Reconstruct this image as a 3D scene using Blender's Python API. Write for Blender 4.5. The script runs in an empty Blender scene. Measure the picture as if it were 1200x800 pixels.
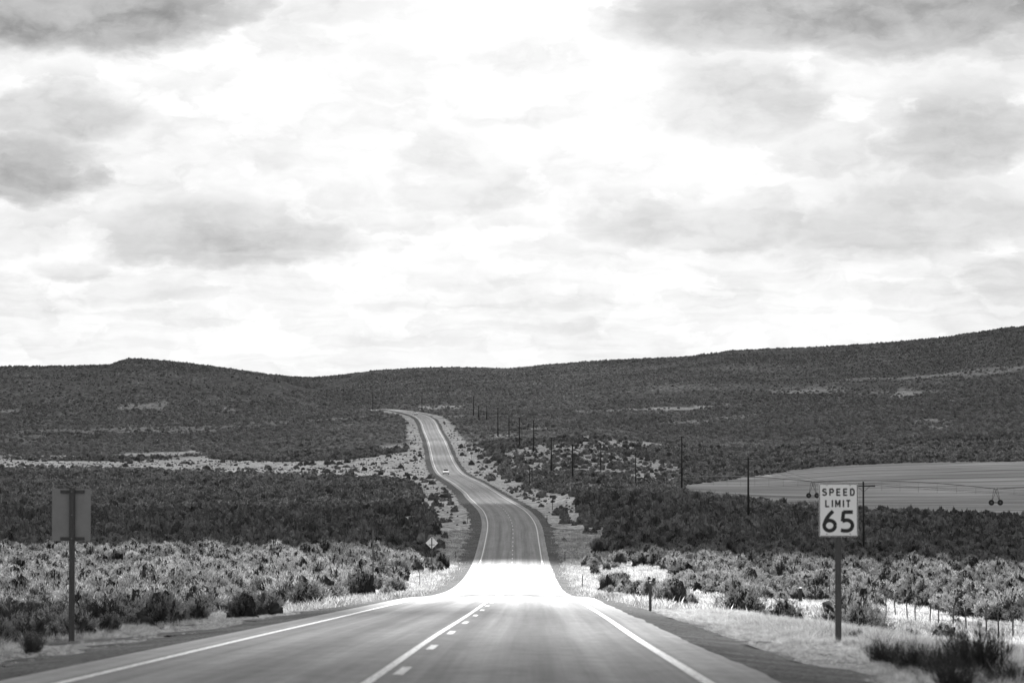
import bpy, bmesh, math, random
import numpy as np
from mathutils import Vector, Matrix

rng = np.random.default_rng(7)
random.seed(7)
C = bpy.context.scene.collection
SC = bpy.context.scene
R = math.radians

# ------------------------------------------------------------------ camera
F = 3800.0            # focal length in photograph pixels (1200 px wide)
YH = 515.0            # photograph row of the true horizon
PITCH = math.atan((YH - 400.0) / F)
cam_d = bpy.data.cameras.new('camera')
cam = bpy.data.objects.new('camera', cam_d)
C.objects.link(cam)
cam_d.sensor_width = 36.0
cam_d.lens = 36.0 * F / 1200.0
cam_d.clip_start = 0.5
cam_d.clip_end = 40000.0
cam.location = (0, 0, 0)
cam.rotation_euler = (R(90) + PITCH, 0, 0)
cam_d.dof.use_dof = True
cam_d.dof.focus_distance = 520.0
cam_d.dof.aperture_fstop = 3.2
SC.camera = cam

# ------------------------------------------------------------------ light and exposure
SUN_EL = R(38.0)
SUN_AZ = R(-3.0)       # measured from +Y towards +X
SUN_DIR = Vector((math.sin(SUN_AZ) * math.cos(SUN_EL), math.cos(SUN_AZ) * math.cos(SUN_EL), math.sin(SUN_EL)))
sun_d = bpy.data.lights.new('sun', 'SUN')
sun_d.energy = 5.0
sun_d.angle = R(0.53)
sun_d.color = (1.0, 1.0, 1.0)
sun = bpy.data.objects.new('sun', sun_d)
C.objects.link(sun)
sun.rotation_euler = SUN_DIR.to_track_quat('Z', 'Y').to_euler()
SC.view_settings.view_transform = 'Standard'
SC.view_settings.look = 'None'
SC.view_settings.gamma = 1.0
SC.view_settings.use_curve_mapping = False
EXPO = 1.75
SC.view_settings.exposure = EXPO
SC.cycles.max_bounces = 6
SC.cycles.diffuse_bounces = 3
SC.cycles.transparent_max_bounces = 40
SC.cycles.use_denoising = True


# ------------------------------------------------------------------ node helper
class NT:
    def __init__(self, tree):
        self.t = tree
        tree.nodes.clear()

    def n(self, kind, **kw):
        nd = self.t.nodes.new(kind)
        for k, v in kw.items():
            setattr(nd, k, v)
        return nd

    def l(self, a, b):
        self.t.links.new(a, b)

    def put(self, sock, v):
        if hasattr(v, 'is_linked') or isinstance(v, bpy.types.NodeSocket):
            self.l(v, sock)
        else:
            sock.default_value = v

    def m(self, op, a, b=None, c=None, clamp=False):
        nd = self.n('ShaderNodeMath', operation=op, use_clamp=clamp)
        self.put(nd.inputs[0], a)
        if b is not None:
            self.put(nd.inputs[1], b)
        if c is not None:
            self.put(nd.inputs[2], c)
        return nd.outputs[0]

    def rng(self, v, a, b, c=0.0, d=1.0, smooth=True):
        nd = self.n('ShaderNodeMapRange', interpolation_type='SMOOTHSTEP' if smooth else 'LINEAR')
        self.put(nd.inputs[0], v)
        for i, x in enumerate((a, b, c, d)):
            nd.inputs[i + 1].default_value = x
        return nd.outputs[0]

    def noise(self, vec, scale, detail=4.0, rough=0.55, out=0, dist=0.0):
        nd = self.n('ShaderNodeTexNoise')
        if vec is not None:
            self.l(vec, nd.inputs['Vector'])
        nd.inputs['Scale'].default_value = scale
        nd.inputs['Detail'].default_value = detail
        nd.inputs['Roughness'].default_value = rough
        nd.inputs['Distortion'].default_value = dist
        return nd.outputs[out]

    def xyz(self, x, y, z=0.0):
        nd = self.n('ShaderNodeCombineXYZ')
        self.put(nd.inputs[0], x)
        self.put(nd.inputs[1], y)
        self.put(nd.inputs[2], z)
        return nd.outputs[0]

    def vscale(self, v, s):
        nd = self.n('ShaderNodeVectorMath', operation='MULTIPLY')
        self.l(v, nd.inputs[0])
        nd.inputs[1].default_value = s
        return nd.outputs[0]

    def grey(self, v):
        nd = self.n('ShaderNodeCombineColor')
        for i in range(3):
            self.put(nd.inputs[i], v)
        return nd.outputs[0]


# ------------------------------------------------------------------ world: pale sky with grey-based cloud banks
def build_world():
    w = bpy.data.worlds.new('World')
    SC.world = w
    w.use_nodes = True
    N = NT(w.node_tree)
    sky = N.n('ShaderNodeTexSky', sky_type='NISHITA')
    sky.sun_disc = False
    sky.sun_elevation = SUN_EL
    sky.sun_rotation = SUN_AZ
    bw = N.n('ShaderNodeRGBToBW')
    N.l(sky.outputs[0], bw.inputs[0])
    tc = N.n('ShaderNodeTexCoord')
    d = tc.outputs['Generated']
    sp = N.n('ShaderNodeSeparateXYZ')
    N.l(d, sp.inputs[0])
    x, y, z = sp.outputs
    az = N.m('MULTIPLY', N.m('ARCTAN2', x, y), F)          # same units as the measurements below
    el = N.m('MULTIPLY', N.m('ARCSINE', z), F)
    # cloud space: azimuth by elevation, stretched sideways as a layer seen low over the land is
    P = N.xyz(az, el, 0.0)
    warp1 = N.n('ShaderNodeTexNoise')
    N.l(N.vscale(P, (1 / 110.0, 1 / 55.0, 1.0)), warp1.inputs['Vector'])
    warp1.inputs['Scale'].default_value = 1.0
    warp1.inputs['Detail'].default_value = 6.0
    warp1.inputs['Roughness'].default_value = 0.6
    ws = N.n('ShaderNodeSeparateColor')
    N.l(warp1.outputs['Color'], ws.inputs[0])
    wu = N.m('MULTIPLY', N.m('SUBTRACT', ws.outputs[0], 0.5), 150.0)
    wv = N.m('MULTIPLY', N.m('SUBTRACT', ws.outputs[1], 0.5), 60.0)
    u = N.m('ADD', az, wu)
    v = N.m('ADD', el, wv)
    PW = N.xyz(N.m('ADD', az, N.m('MULTIPLY', wu, 0.5)), N.m('ADD', el, N.m('MULTIPLY', wv, 0.6)), 0.0)
    detail = N.noise(N.vscale(PW, (1 / 62.0, 1 / 40.0, 1.0)), 1.0, 9.0, 0.60)
    big = N.noise(N.vscale(PW, (1 / 300.0, 1 / 95.0, 1.0)), 1.0, 6.0, 0.58)
    lump = N.noise(N.vscale(PW, (1 / 120.0, 1 / 62.0, 1.0)), 1.0, 7.0, 0.56)
    # (column, row, half width, half height, depth, top softness)
    banks = [(70, 22, 215, 44, .58, .9), (75, 142, 95, 26, .25, .9), (25, 214, 88, 34, .42, .7),
             (280, 284, 162, 28, .27, .5), (92, 314, 62, 12, .20, .6), (545, 228, 84, 26, .24, .6),
             (530, 262, 105, 11, .13, .6), (868, 122, 105, 50, .27, .8), (1010, 22, 290, 46, .52, .8),
             (1190, 60, 110, 18, .22, .8), (1135, 172, 105, 36, .30, .8), (835, 264, 150, 28, .26, .7),
             (1075, 268, 165, 34, .20, .7), (350, 186, 85, 16, .10, .8), (470, 356, 52, 13, .09, .6),
             (845, 346, 34, 14, .10, .6), (400, 10, 110, 28, .14, .8), (1170, 338, 44, 20, .16, .7),
             (30, 280, 60, 22, .12, .8), (480, 145, 110, 38, .06, .8), (600, 320, 190, 12, .05, .6),
             (215, 372, 60, 7, .10, .6), (690, 300, 110, 18, .10, .7),
             (520, 190, 60, 26, .16, .7), (700, 205, 70, 22, .12, .8), (250, 110, 70, 26, .08, .9), (960, 185, 60, 22, .14, .8),
             (150, 345, 90, 10, .07, .6), (700, 345, 90, 9, .06, .6), (1060, 345, 80, 11, .08, .6), (640, 130, 60, 22, .10, .8),
             (440, 100, 90, 22, .13, .8), (330, 60, 70, 20, .10, .8), (610, 75, 80, 18, .09, .8), (400, 225, 70, 16, .12, .8), (740, 140, 40, 18, .12, .8)]
    ragged = N.m('ADD', N.m('MULTIPLY', N.m('SUBTRACT', detail, 0.5), 2.0), N.m('MULTIPLY', N.m('SUBTRACT', lump, 0.5), 2.2))
    tot = None
    for (cx, cy, a, b, dep, top) in banks:
        du = N.m('DIVIDE', N.m('SUBTRACT', u, cx - 600.0), float(a))
        dv = N.m('SUBTRACT', v, YH - cy)
        # flat base: the lower side falls off faster than the upper
        up = N.m('DIVIDE', N.m('MAXIMUM', dv, 0.0), b * (1.0 + top))
        dn = N.m('DIVIDE', N.m('MINIMUM', dv, 0.0), float(b))
        rr = N.m('ADD', N.m('ADD', N.m('MULTIPLY', du, du), N.m('MULTIPLY', up, up)),
                 N.m('MULTIPLY', N.m('MULTIPLY', dn, dn), 1.0))
        rr = N.m('ADD', rr, N.m('MULTIPLY', ragged, N.rng(dv, -b * 1.0, b * 0.8, 0.45, 1.1)))
        k = N.m('MULTIPLY', N.rng(rr, 1.6, 0.35), N.rng(up, 0.0, 1.0, dep * 1.12, dep * 0.72, smooth=False))
        tot = k if tot is None else N.m('MAXIMUM', tot, k)
    # the same sort of banks all round and overhead
    gen = N.noise(N.vscale(d, (3.0, 3.0, 9.0)), 1.6, 7.0, 0.6, dist=0.3)
    gen = N.m('MULTIPLY', N.rng(gen, 0.50, 0.68), 0.45)
    outm = N.m('MAXIMUM', N.rng(N.m('ABSOLUTE', az), 640.0, 900.0), N.rng(el, 540.0, 760.0))
    gen = N.m('MULTIPLY', gen, outm)
    tot = N.m('MAXIMUM', tot, gen)
    # inner texture of the banks, the thin veil between them and sunlit heads of cumulus
    tot = N.m('MULTIPLY', tot, N.rng(detail, 0.30, 0.70, 0.66, 0.98, smooth=False))
    veil = N.m('MULTIPLY', N.rng(big, 0.38, 0.62), 0.17)
    veil = N.m('MULTIPLY', veil, N.rng(lump, 0.34, 0.58, 0.25, 1.1))
    veil = N.m('MULTIPLY', veil, N.rng(el, 10.0, 190.0, 0.30, 1.0))
    wisp = N.m('MULTIPLY', N.rng(detail, 0.42, 0.66), 0.06)
    glow = N.m('ADD', N.m('POWER', N.m('DIVIDE', N.m('ADD', az, -20.0), 420.0), 2.0), N.m('POWER', N.m('DIVIDE', N.m('SUBTRACT', el, 470.0), 300.0), 2.0))
    glow = N.rng(glow, 1.5, 0.0, 0.0, 0.14)
    streak = N.noise(N.vscale(PW, (1 / 230.0, 1 / 17.0, 1.0)), 1.0, 5.0, 0.55)
    veil = N.m('ADD', veil, N.m('MULTIPLY', N.m('MULTIPLY', N.rng(streak, 0.46, 0.62), 0.075), N.rng(el, 330.0, 150.0)))
    head = N.rng(lump, 0.49, 0.55)
    head = N.m('MULTIPLY', head, N.rng(detail, 0.38, 0.60, 0.4, 1.0))
    head = N.m('MULTIPLY', head, N.rng(tot, 0.0, 0.25, 1.0, 0.35))
    lum = N.m('SUBTRACT', N.m('ADD', N.m('ADD', 0.875, glow), N.m('MULTIPLY', head, 0.12)), N.m('ADD', N.m('ADD', tot, veil), wisp))
    lum = N.m('MULTIPLY', lum, 1.0 / (2 ** EXPO))
    clouds = N.m('DIVIDE', lum, 0.1)
    mix = N.m('ADD', N.m('MULTIPLY', clouds, 0.96), N.m('MULTIPLY', bw.outputs[0], 0.04))
    bg = N.n('ShaderNodeBackground')
    N.l(N.grey(mix), bg.inputs[0])
    bg.inputs[1].default_value = 0.1
    out = N.n('ShaderNodeOutputWorld')
    N.l(bg.outputs[0], out.inputs[0])


build_world()


# ------------------------------------------------------------------ tags and object helpers
def tag(o, label=None, cat=None, group=None, kind=None):
    if label: o['label'] = label
    if cat: o['category'] = cat
    if group: o['group'] = group
    if kind: o['kind'] = kind
    return o


def empty(name, loc, rz=0.0):
    o = bpy.data.objects.new(name, None)
    C.objects.link(o)
    o.location = loc
    o.rotation_euler = (0, 0, rz)
    o.empty_display_size = 0.3
    return o


def mobj(name, mesh, parent=None, loc=None):
    o = bpy.data.objects.new(name, mesh)
    C.objects.link(o)
    if parent: o.parent = parent
    if loc is not None: o.location = loc
    return o


def np_mesh(name, V, Fc, mat=None, smooth=False):
    """V (n,3), Fc (m,k) equal-sized faces"""
    V = np.asarray(V, dtype=np.float32)
    Fc = np.asarray(Fc, dtype=np.int32)
    me = bpy.data.meshes.new(name)
    k = Fc.shape[1]
    me.vertices.add(len(V))
    me.vertices.foreach_set('co', V.ravel())
    me.loops.add(Fc.size)
    me.loops.foreach_set('vertex_index', Fc.ravel())
    me.polygons.add(len(Fc))
    me.polygons.foreach_set('loop_start', np.arange(0, Fc.size, k, dtype=np.int32))
    me.polygons.foreach_set('loop_total', np.full(len(Fc), k, dtype=np.int32))
    if smooth:
        me.polygons.foreach_set('use_smooth', np.ones(len(Fc), dtype=bool))
    me.update(calc_edges=True)
    if mat: me.materials.append(mat)
    return me


def set_attr(me, name, vals, domain='POINT'):
    a = me.attributes.new(name, 'FLOAT', domain)
    a.data.foreach_set('value', np.asarray(vals, dtype=np.float32))


class MB:
    """collects solids for ONE mesh"""
    def __init__(self):
        self.bm = bmesh.new()

    def box(self, c, s, rot=None, bev=0.0):
        m = Matrix.Translation(Vector(c))
        if rot is not None: m = m @ rot.to_4x4()
        m = m @ Matrix.Diagonal((s[0], s[1], s[2], 1.0))
        r = bmesh.ops.create_cube(self.bm, size=1.0, matrix=m)
        if bev > 0:
            es = list({e for v in r['verts'] for e in v.link_edges})
            bmesh.ops.bevel(self.bm, geom=es, offset=bev, segments=2, affect='EDGES')
        return self

    def tube(self, p0, p1, r0, r1=None, seg=10):
        p0, p1 = Vector(p0), Vector(p1)
        r1 = r0 if r1 is None else r1
        d = p1 - p0
        m = Matrix.Translation((p0 + p1) / 2) @ d.to_track_quat('Z', 'Y').to_matrix().to_4x4()
        bmesh.ops.create_cone(self.bm, cap_ends=True, segments=seg, radius1=r0, radius2=r1, depth=d.length, matrix=m)
        return self

    def sphere(self, c, r, sub=2, sc=(1, 1, 1)):
        m = Matrix.Translation(Vector(c)) @ Matrix.Diagonal((sc[0], sc[1], sc[2], 1))
        bmesh.ops.create_icosphere(self.bm, subdivisions=sub, radius=r, matrix=m)
        return self

    def prism(self, pts, y0, y1):
        """pts in xz, extruded from y0 to y1"""
        a = [self.bm.verts.new((p[0], y0, p[1])) for p in pts]
        b = [self.bm.verts.new((p[0], y1, p[1])) for p in pts]
        self.bm.faces.new(a)
        self.bm.faces.new(b[::-1])
        n = len(pts)
        for i in range(n):
            self.bm.faces.new((a[i], b[i], b[(i + 1) % n], a[(i + 1) % n]))
        return self

    def build(self, name, mat, parent=None, loc=None, smooth=False, mesh_only=False):
        bmesh.ops.recalc_face_normals(self.bm, faces=self.bm.faces[:])
        me = bpy.data.meshes.new(name)
        self.bm.to_mesh(me)
        self.bm.free()
        if smooth:
            for p in me.polygons: p.use_smooth = True
        me.materials.append(mat)
        if mesh_only: return me
        return mobj(name, me, parent, loc)


def copy_thing(o):
    c = o.copy()
    C.objects.link(c)
    for ch in list(o.children):
        k = ch.copy()
        C.objects.link(k)
        k.parent = c
        for g in list(ch.children):
            q = g.copy()
            C.objects.link(q)
            q.parent = k
    return c


# ------------------------------------------------------------------ materials (everything is grey: the place is seen in black and white)
def mat_base(name):
    m = bpy.data.materials.new(name)
    m.use_nodes = True
    return m, NT(m.node_tree)


def mat_simple(name, val, rough=0.7, metal=0.0, var=0.25, scale=6.0, bump=0.0, stretch=(1, 1, 1), spec=0.4):
    m, N = mat_base(name)
    tc = N.n('ShaderNodeTexCoord')
    v = N.vscale(tc.outputs['Object'], stretch)
    nz = N.noise(v, scale, 6.0, 0.62)
    nz2 = N.noise(v, scale * 6.3, 4.0, 0.6)
    k = N.m('ADD', N.m('MULTIPLY', nz, 0.7), N.m('MULTIPLY', nz2, 0.3))
    col = N.rng(k, 0.25, 0.75, val * (1 - var), val * (1 + var), smooth=False)
    p = N.n('ShaderNodeBsdfPrincipled')
    N.l(N.grey(col), p.inputs['Base Color'])
    p.inputs['Roughness'].default_value = rough
    p.inputs['Metallic'].default_value = metal
    p.inputs['Specular IOR Level'].default_value = spec
    if bump:
        b = N.n('ShaderNodeBump')
        b.inputs['Strength'].default_value = bump
        b.inputs['Distance'].default_value = 0.02
        N.l(k, b.inputs['Height'])
        N.l(b.outputs[0], p.inputs['Normal'])
    o = N.n('ShaderNodeOutputMaterial')
    N.l(p.outputs[0], o.inputs[0])
    return m


def mat_leaf(name, val, trans=0.35, var=0.35):
    m, N = mat_base(name)
    at = N.n('ShaderNodeAttribute', attribute_name='tone')
    oi = N.n('ShaderNodeObjectInfo')
    k = N.m('MULTIPLY', at.outputs['Fac'], N.rng(oi.outputs['Random'], 0, 1, 1 - var, 1 + var, smooth=False))
    k = N.m('MULTIPLY', k, val)
    d = N.n('ShaderNodeBsdfDiffuse')
    N.l(N.grey(k), d.inputs[0])
    t = N.n('ShaderNodeBsdfTranslucent')
    N.l(N.grey(k), t.inputs[0])
    mx = N.n('ShaderNodeMixShader')
    mx.inputs[0].default_value = trans
    N.l(d.outputs[0], mx.inputs[1])
    N.l(t.outputs[0], mx.inputs[2])
    o = N.n('ShaderNodeOutputMaterial')
    N.l(mx.outputs[0], o.inputs[0])
    return m


M = {}
M['wood'] = mat_simple('weathered_post_wood', 0.06, 0.85, var=0.5, scale=5.0, bump=0.5, stretch=(6, 6, 0.7))
M['pole'] = mat_simple('creosote_pole_wood', 0.02, 0.9, var=0.4, scale=2.0, bump=0.4, stretch=(6, 6, 0.4))
M['steel'] = mat_simple('galvanised_steel', 0.16, 0.55, 0.3, var=0.3, scale=9.0)
M['darksteel'] = mat_simple('dark_painted_steel', 0.05, 0.6, 0.0, var=0.4, scale=9.0)
M['signback'] = mat_simple('dull_sign_aluminium', 0.20, 0.6, 0.15, var=0.18, scale=3.0)
M['diamondback'] = mat_simple('bright_sign_aluminium', 0.62, 0.5, 0.1, var=0.12, scale=3.0)
M['signface'] = mat_simple('white_sign_sheeting', 0.70, 0.45, 0.0, var=0.06, scale=3.0)
M['signblack'] = mat_simple('black_sign_legend', 0.012, 0.5, 0.0, var=0.2, scale=8.0)
M['reflector'] = mat_simple('white_reflector', 0.75, 0.4, 0.0, var=0.1)
M['rubber'] = mat_simple('tyre_rubber', 0.02, 0.8, 0.0, var=0.3)
M['carpaint'] = mat_simple('white_car_paint', 0.78, 0.28, 0.0, var=0.03, spec=0.6)
M['glass'] = mat_simple('dark_car_glass', 0.02, 0.08, 0.0, var=0.1, spec=0.8)
M['lamp'] = mat_simple('headlight_lens', 0.7, 0.15, 0.0, var=0.1)
M['porcelain'] = mat_simple('glazed_insulator', 0.3, 0.3, 0.0, var=0.2)
M['pipe'] = mat_simple('irrigation_pipe_steel', 0.09, 0.6, 0.2, var=0.3)
M['wire'] = mat_simple('weathered_wire', 0.03, 0.9, 0.0, var=0.2, spec=0.05)
M['sage'] = mat_leaf('sagebrush_leaves', 0.175, 0.50, 0.5)
M['darksage'] = mat_leaf('rabbitbrush_leaves', 0.065, 0.25)
M['hillbrush'] = mat_leaf('pale_hill_brush_leaves', 0.25, 0.5, 0.35)  # an even tone, paler than the valley sagebrush
M['stem'] = mat_simple('shrub_twigs', 0.05, 0.95, var=0.4)
M['grass'] = mat_leaf('dry_grass_blades', 0.44, 0.45, 0.5)


# ------------------------------------------------------------------ numpy noise
_perm = rng.random((256, 256))


def vnoise(x, y):
    xi = np.floor(x).astype(int); yi = np.floor(y).astype(int)
    fx = x - xi; fy = y - yi
    fx = fx * fx * (3 - 2 * fx); fy = fy * fy * (3 - 2 * fy)
    a = _perm[xi & 255, yi & 255]; b = _perm[(xi + 1) & 255, yi & 255]
    c = _perm[xi & 255, (yi + 1) & 255]; d = _perm[(xi + 1) & 255, (yi + 1) & 255]
    return (a * (1 - fx) + b * fx) * (1 - fy) + (c * (1 - fx) + d * fx) * fy


def fbm(x, y, s, o=4, g=0.5, seed=0.0):
    t = 0.0; amp = 1.0; n = 0.0
    for i in range(o):
        t = t + amp * (vnoise(x / s + 17.3 * i + seed, y / s + 9.1 * i + seed * 1.7) - 0.5)
        n += amp; amp *= g; s = s * 0.5
    return 2.0 * t / n


def sst(x, a, b):
    t = np.clip((x - a) / (b - a), 0, 1)
    return t * t * (3 - 2 * t)


# ------------------------------------------------------------------ road line: (distance, centre column, height)
road_pts = [(-160, -1.9, 5.3), (-40, -1.8, 0.43), (0, -1.7, -1.19), (34.5, -1.45, -2.587), (60, -1.32, -3.62), (85, -1.12, -4.63), (125, -0.88, -6.25),
            (160, -0.62, -7.68), (185, -0.62, -8.82), (212, -0.66, -10.05), (260, -0.45, -11.9), (320, -0.22, -13.5), (390, -0.08, -14.35),
            (440, 0.0, -13.9), (494, -0.05, -12.95), (560, -1.2, -12.35), (616, -3.0, -12.2), (693, -5.3, -12.35), (793, -8.0, -12.55), (867, -11.6, -11.75),
            (1027, -19.5, -10.55), (1170, -24.6, -8.4), (1320, -29.2, -5.2), (1470, -34.3, -0.4), (1630, -40.6, 4.9), (1740, -45.2, 9.6), (1800, -48.5, 11.9),
            (1860, -54.0, 14.2), (1920, -64.5, 16.9), (1975, -78.0, 18.7), (2060, -106, 17.0), (2200, -165, 10.0)]


def hermite(xs, ys):
    xs = np.array(xs, float); ys = np.array(ys, float)
    h = np.diff(xs); dl = np.diff(ys) / h
    m = np.zeros_like(ys)
    m[1:-1] = (dl[:-1] * h[1:] + dl[1:] * h[:-1]) / (h[1:] + h[:-1])
    m[0] = dl[0]; m[-1] = dl[-1]

    def f(x):
        x = np.clip(np.asarray(x, float), xs[0], xs[-1])
        i = np.clip(np.searchsorted(xs, x) - 1, 0, len(xs) - 2)
        t = (x - xs[i]) / h[i]
        t2 = t * t; t3 = t2 * t
        return (2 * t3 - 3 * t2 + 1) * ys[i] + (t3 - 2 * t2 + t) * h[i] * m[i] + (-2 * t3 + 3 * t2) * ys[i + 1] + (t3 - t2) * h[i] * m[i + 1]
    return f


road_x = hermite([p[0] for p in road_pts], [p[1] for p in road_pts])
road_h = hermite([p[0] for p in road_pts], [p[2] for p in road_pts])


def road_d(X, Y):
    xc = road_x(Y)
    sl = (road_x(Y + 2.0) - road_x(Y - 2.0)) / 4.0
    return (X - xc) / np.sqrt(1 + sl * sl)


# ------------------------------------------------------------------ terrain: surveyed height profiles along bearings
prof = {
    -700: [(8, -1.9), (40, -3.4), (77, -5.2), (120, -7.2), (200, -10.5), (300, -13), (400, -14), (800, -14.2), (1250, -11), (1500, -6), (1900, 12), (2300, 38), (2700, 62), (3200, 60), (3800, 40)],
    0: [(8, -1.8), (40, -3.1), (60, -4.1), (77, -5.0), (100, -6.1), (150, -8.4), (200, -10.2), (300, -13.0), (400, -14.1), (600, -14.6), (800, -14.2), (1000, -13), (1250, -10.9), (1450, -7.6), (1600, -3), (1900, 10), (2250, 32), (2600, 59.5), (2900, 62), (3400, 45), (4200, 20)],
    150: [(8, -1.7), (40, -3.0), (60, -4.0), (77, -4.9), (100, -6.0), (150, -8.3), (200, -10.1), (300, -13.0), (400, -14.1), (600, -14.6), (800, -14.2), (1000, -13), (1250, -10.9), (1450, -7.6), (1600, -2.5), (1900, 11), (2250, 35), (2700, 68), (3000, 66), (3400, 45), (4200, 20)],
    270: [(8, -1.6), (40, -2.9), (77, -4.7), (100, -5.8), (150, -8.1), (200, -9.9), (300, -12.9), (400, -14.1), (600, -14.4), (800, -13.8), (1000, -12.6), (1200, -10.9), (1400, -7.6), (1600, -1.5), (1900, 11), (2250, 32), (2650, 58), (3000, 55), (3400, 45), (4200, 60)],
    360: [(8, -1.6), (40, -2.9), (77, -4.6), (100, -5.7), (150, -8.0), (200, -9.9), (300, -12.8), (400, -14.1), (600, -14.1), (800, -13.2), (1000, -12.0), (1200, -10.2), (1400, -6.2), (1600, 0), (1900, 13), (2200, 27), (2500, 40), (2800, 40), (3300, 56), (3700, 72), (4200, 70)],
    420: [(8, -1.5), (40, -2.8), (77, -4.5), (150, -7.8), (200, -9.8), (300, -12.8), (400, -14.1), (600, -13.9), (800, -12.8), (1000, -11.5), (1200, -9.0), (1400, -4.6), (1600, 2.6), (1800, 11), (1960, 18.8), (2080, 21.5), (2200, 19), (2500, 28), (3000, 50), (3600, 76), (4200, 78)],
    455: [(8, -1.5), (40, -2.8), (77, -4.4), (150, -7.7), (200, -9.8), (300, -12.7), (400, -14.1), (600, -13.7), (800, -12.7), (1000, -11.2), (1200, -8.4), (1400, -3.9), (1600, 4.0), (1750, 10.6), (1850, 15.5), (1960, 19.0), (2100, 18), (2400, 27), (3000, 54), (3600, 80), (4300, 80)],
    500: [(8, -1.5), (40, -2.8), (77, -4.4), (150, -7.6), (200, -9.8), (300, -12.8), (390, -14.4), (494, -13.4), (616, -13.0), (793, -13.0), (867, -12.2), (1027, -10.9), (1200, -8.4), (1400, -3.0), (1600, 3.6), (1790, 11.2), (1960, 17), (2100, 20), (2400, 29), (3000, 56), (3600, 82), (4300, 82)],
    600: [(8, -1.6), (40, -2.9), (77, -4.5), (150, -7.7), (200, -9.9), (300, -13.2), (390, -14.6), (494, -13.2), (616, -12.7), (793, -12.5), (867, -11.4), (1027, -10.0), (1200, -6.6), (1400, -1.0), (1600, 5.8), (1800, 12.8), (2000, 18.5), (2400, 32), (3000, 57), (3600, 81), (4300, 82)],
    700: [(8, -1.7), (40, -3.0), (77, -4.6), (150, -8.2), (200, -10.4), (300, -13.3), (400, -14.0), (500, -12.9), (600, -11.0), (720, -9.3), (850, -10.0), (1000, -9.8), (1200, -5.4), (1500, 4.5), (2000, 21), (2500, 40), (3000, 62), (3500, 84), (4300, 86)],
    800: [(8, -1.8), (40, -3.1), (77, -4.8), (150, -8.9), (200, -11.0), (300, -13.6), (400, -13.7), (550, -12.6), (690, -11.3), (790, -12.6), (900, -13.9), (1000, -13.7), (1150, -11.8), (1400, -4.2), (1700, 8), (2200, 33), (2700, 58), (3300, 85), (4300, 88)],
    900: [(8, -1.9), (40, -3.2), (77, -4.9), (110, -6.9), (168, -9.8), (210, -11.4), (300, -13.8), (400, -14.3), (568, -14.5), (700, -14.6), (850, -14.4), (1000, -13.6), (1150, -11.2), (1400, -5.0), (1800, 11), (2400, 41), (3200, 91), (4300, 95)],
    1000: [(8, -2.0), (40, -3.3), (60, -4.2), (77, -4.9), (120, -7.5), (168, -10.1), (210, -11.8), (245, -12.7), (300, -13.9), (400, -14.5), (568, -14.8), (740, -14.8), (900, -13.9), (1100, -9.6), (1400, -2), (1800, 14), (2400, 46), (3200, 95), (4300, 100)],
    1200: [(8, -2.1), (40, -3.5), (60, -4.5), (77, -5.3), (120, -7.9), (168, -10.3), (210, -11.9), (245, -12.7), (300, -13.9), (400, -14.5), (620, -15.0), (740, -14.8), (900, -13.4), (1100, -8.1), (1500, 4), (2000, 27), (2500, 62), (3000, 106), (4300, 112)],
    1900: [(8, -2.3), (40, -3.9), (77, -5.6), (120, -8.1), (168, -10.3), (245, -12.7), (400, -14.5), (740, -14.0), (900, -12), (1100, -6.0), (1500, 8), (2000, 34), (2500, 72), (3000, 112), (4300, 120)],
}
PC = np.arange(-700, 1901, 20.0)
LZ = np.linspace(math.log(6.0), math.log(9000.0), 420)
ZZ = np.exp(LZ)
keys = sorted(prof)
rows = []
for k in keys:
    zs = [math.log(a) for a, b in prof[k]] + [math.log(9000)]
    hs = [b for a, b in prof[k]] + [prof[k][-1][1] * 0.7]
    rows.append(np.interp(LZ, zs, hs))
rows = np.array(rows)
TB = np.array([np.interp(PC, keys, rows[:, j]) for j in range(len(ZZ))]).T    # [column, distance]


def gsm(a, s, axis):
    r = int(3 * s) + 1
    k = np.exp(-0.5 * (np.arange(-r, r + 1) / s) ** 2); k /= k.sum()
    pad = [(0, 0), (0, 0)]; pad[axis] = (r, r)
    ap = np.pad(a, pad, mode='edge')
    return np.apply_along_axis(lambda v: np.convolve(v, k, mode='valid'), axis, ap)


TB = gsm(gsm(TB, 3.2, 1), 1.1, 0)
# skyline survey
sky_px = [-700, 0, 50, 100, 128, 142, 150, 165, 200, 250, 300, 345, 365, 400, 430, 480, 520, 600, 640, 700, 800, 860, 900, 940, 1000, 1050, 1100, 1150, 1180, 1200, 1900]
sky_py = [424, 428, 427.5, 427, 426, 421, 419, 419, 422, 428, 435.5, 440, 440.5, 438, 433, 430, 428.5, 430, 426, 421, 416.5, 409, 407, 406, 402.5, 399, 394, 387, 382, 381, 366]


def tab(px, r):
    a = np.clip((px - PC[0]) / 20.0, 0, len(PC) - 1.001)
    b = np.clip((np.log(np.maximum(r, 6.0)) - LZ[0]) / (LZ[1] - LZ[0]), 0, len(LZ) - 1.001)
    i = a.astype(int); j = b.astype(int); fa = a - i; fb = b - j
    return (TB[i, j] * (1 - fa) + TB[i + 1, j] * fa) * (1 - fb) + (TB[i, j + 1] * (1 - fa) + TB[i + 1, j + 1] * fa) * fb


def rough_h(X, Y, r):
    h = 0.22 * fbm(X, Y, 22.0, 3, seed=3.1) * sst(r, 60, 160)
    h = h + 0.5 * fbm(X, Y, 70.0, 3, seed=5.1) * sst(r, 500, 900)
    g = np.abs(fbm(X * 1.3, Y * 0.7, 260.0, 4, seed=8.4))
    h = h + (5.0 * fbm(X, Y, 330.0, 4, seed=1.9) - 6.0 * (0.25 - g) * (g < 0.25)) * sst(r, 1450, 2300)
    return h


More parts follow.
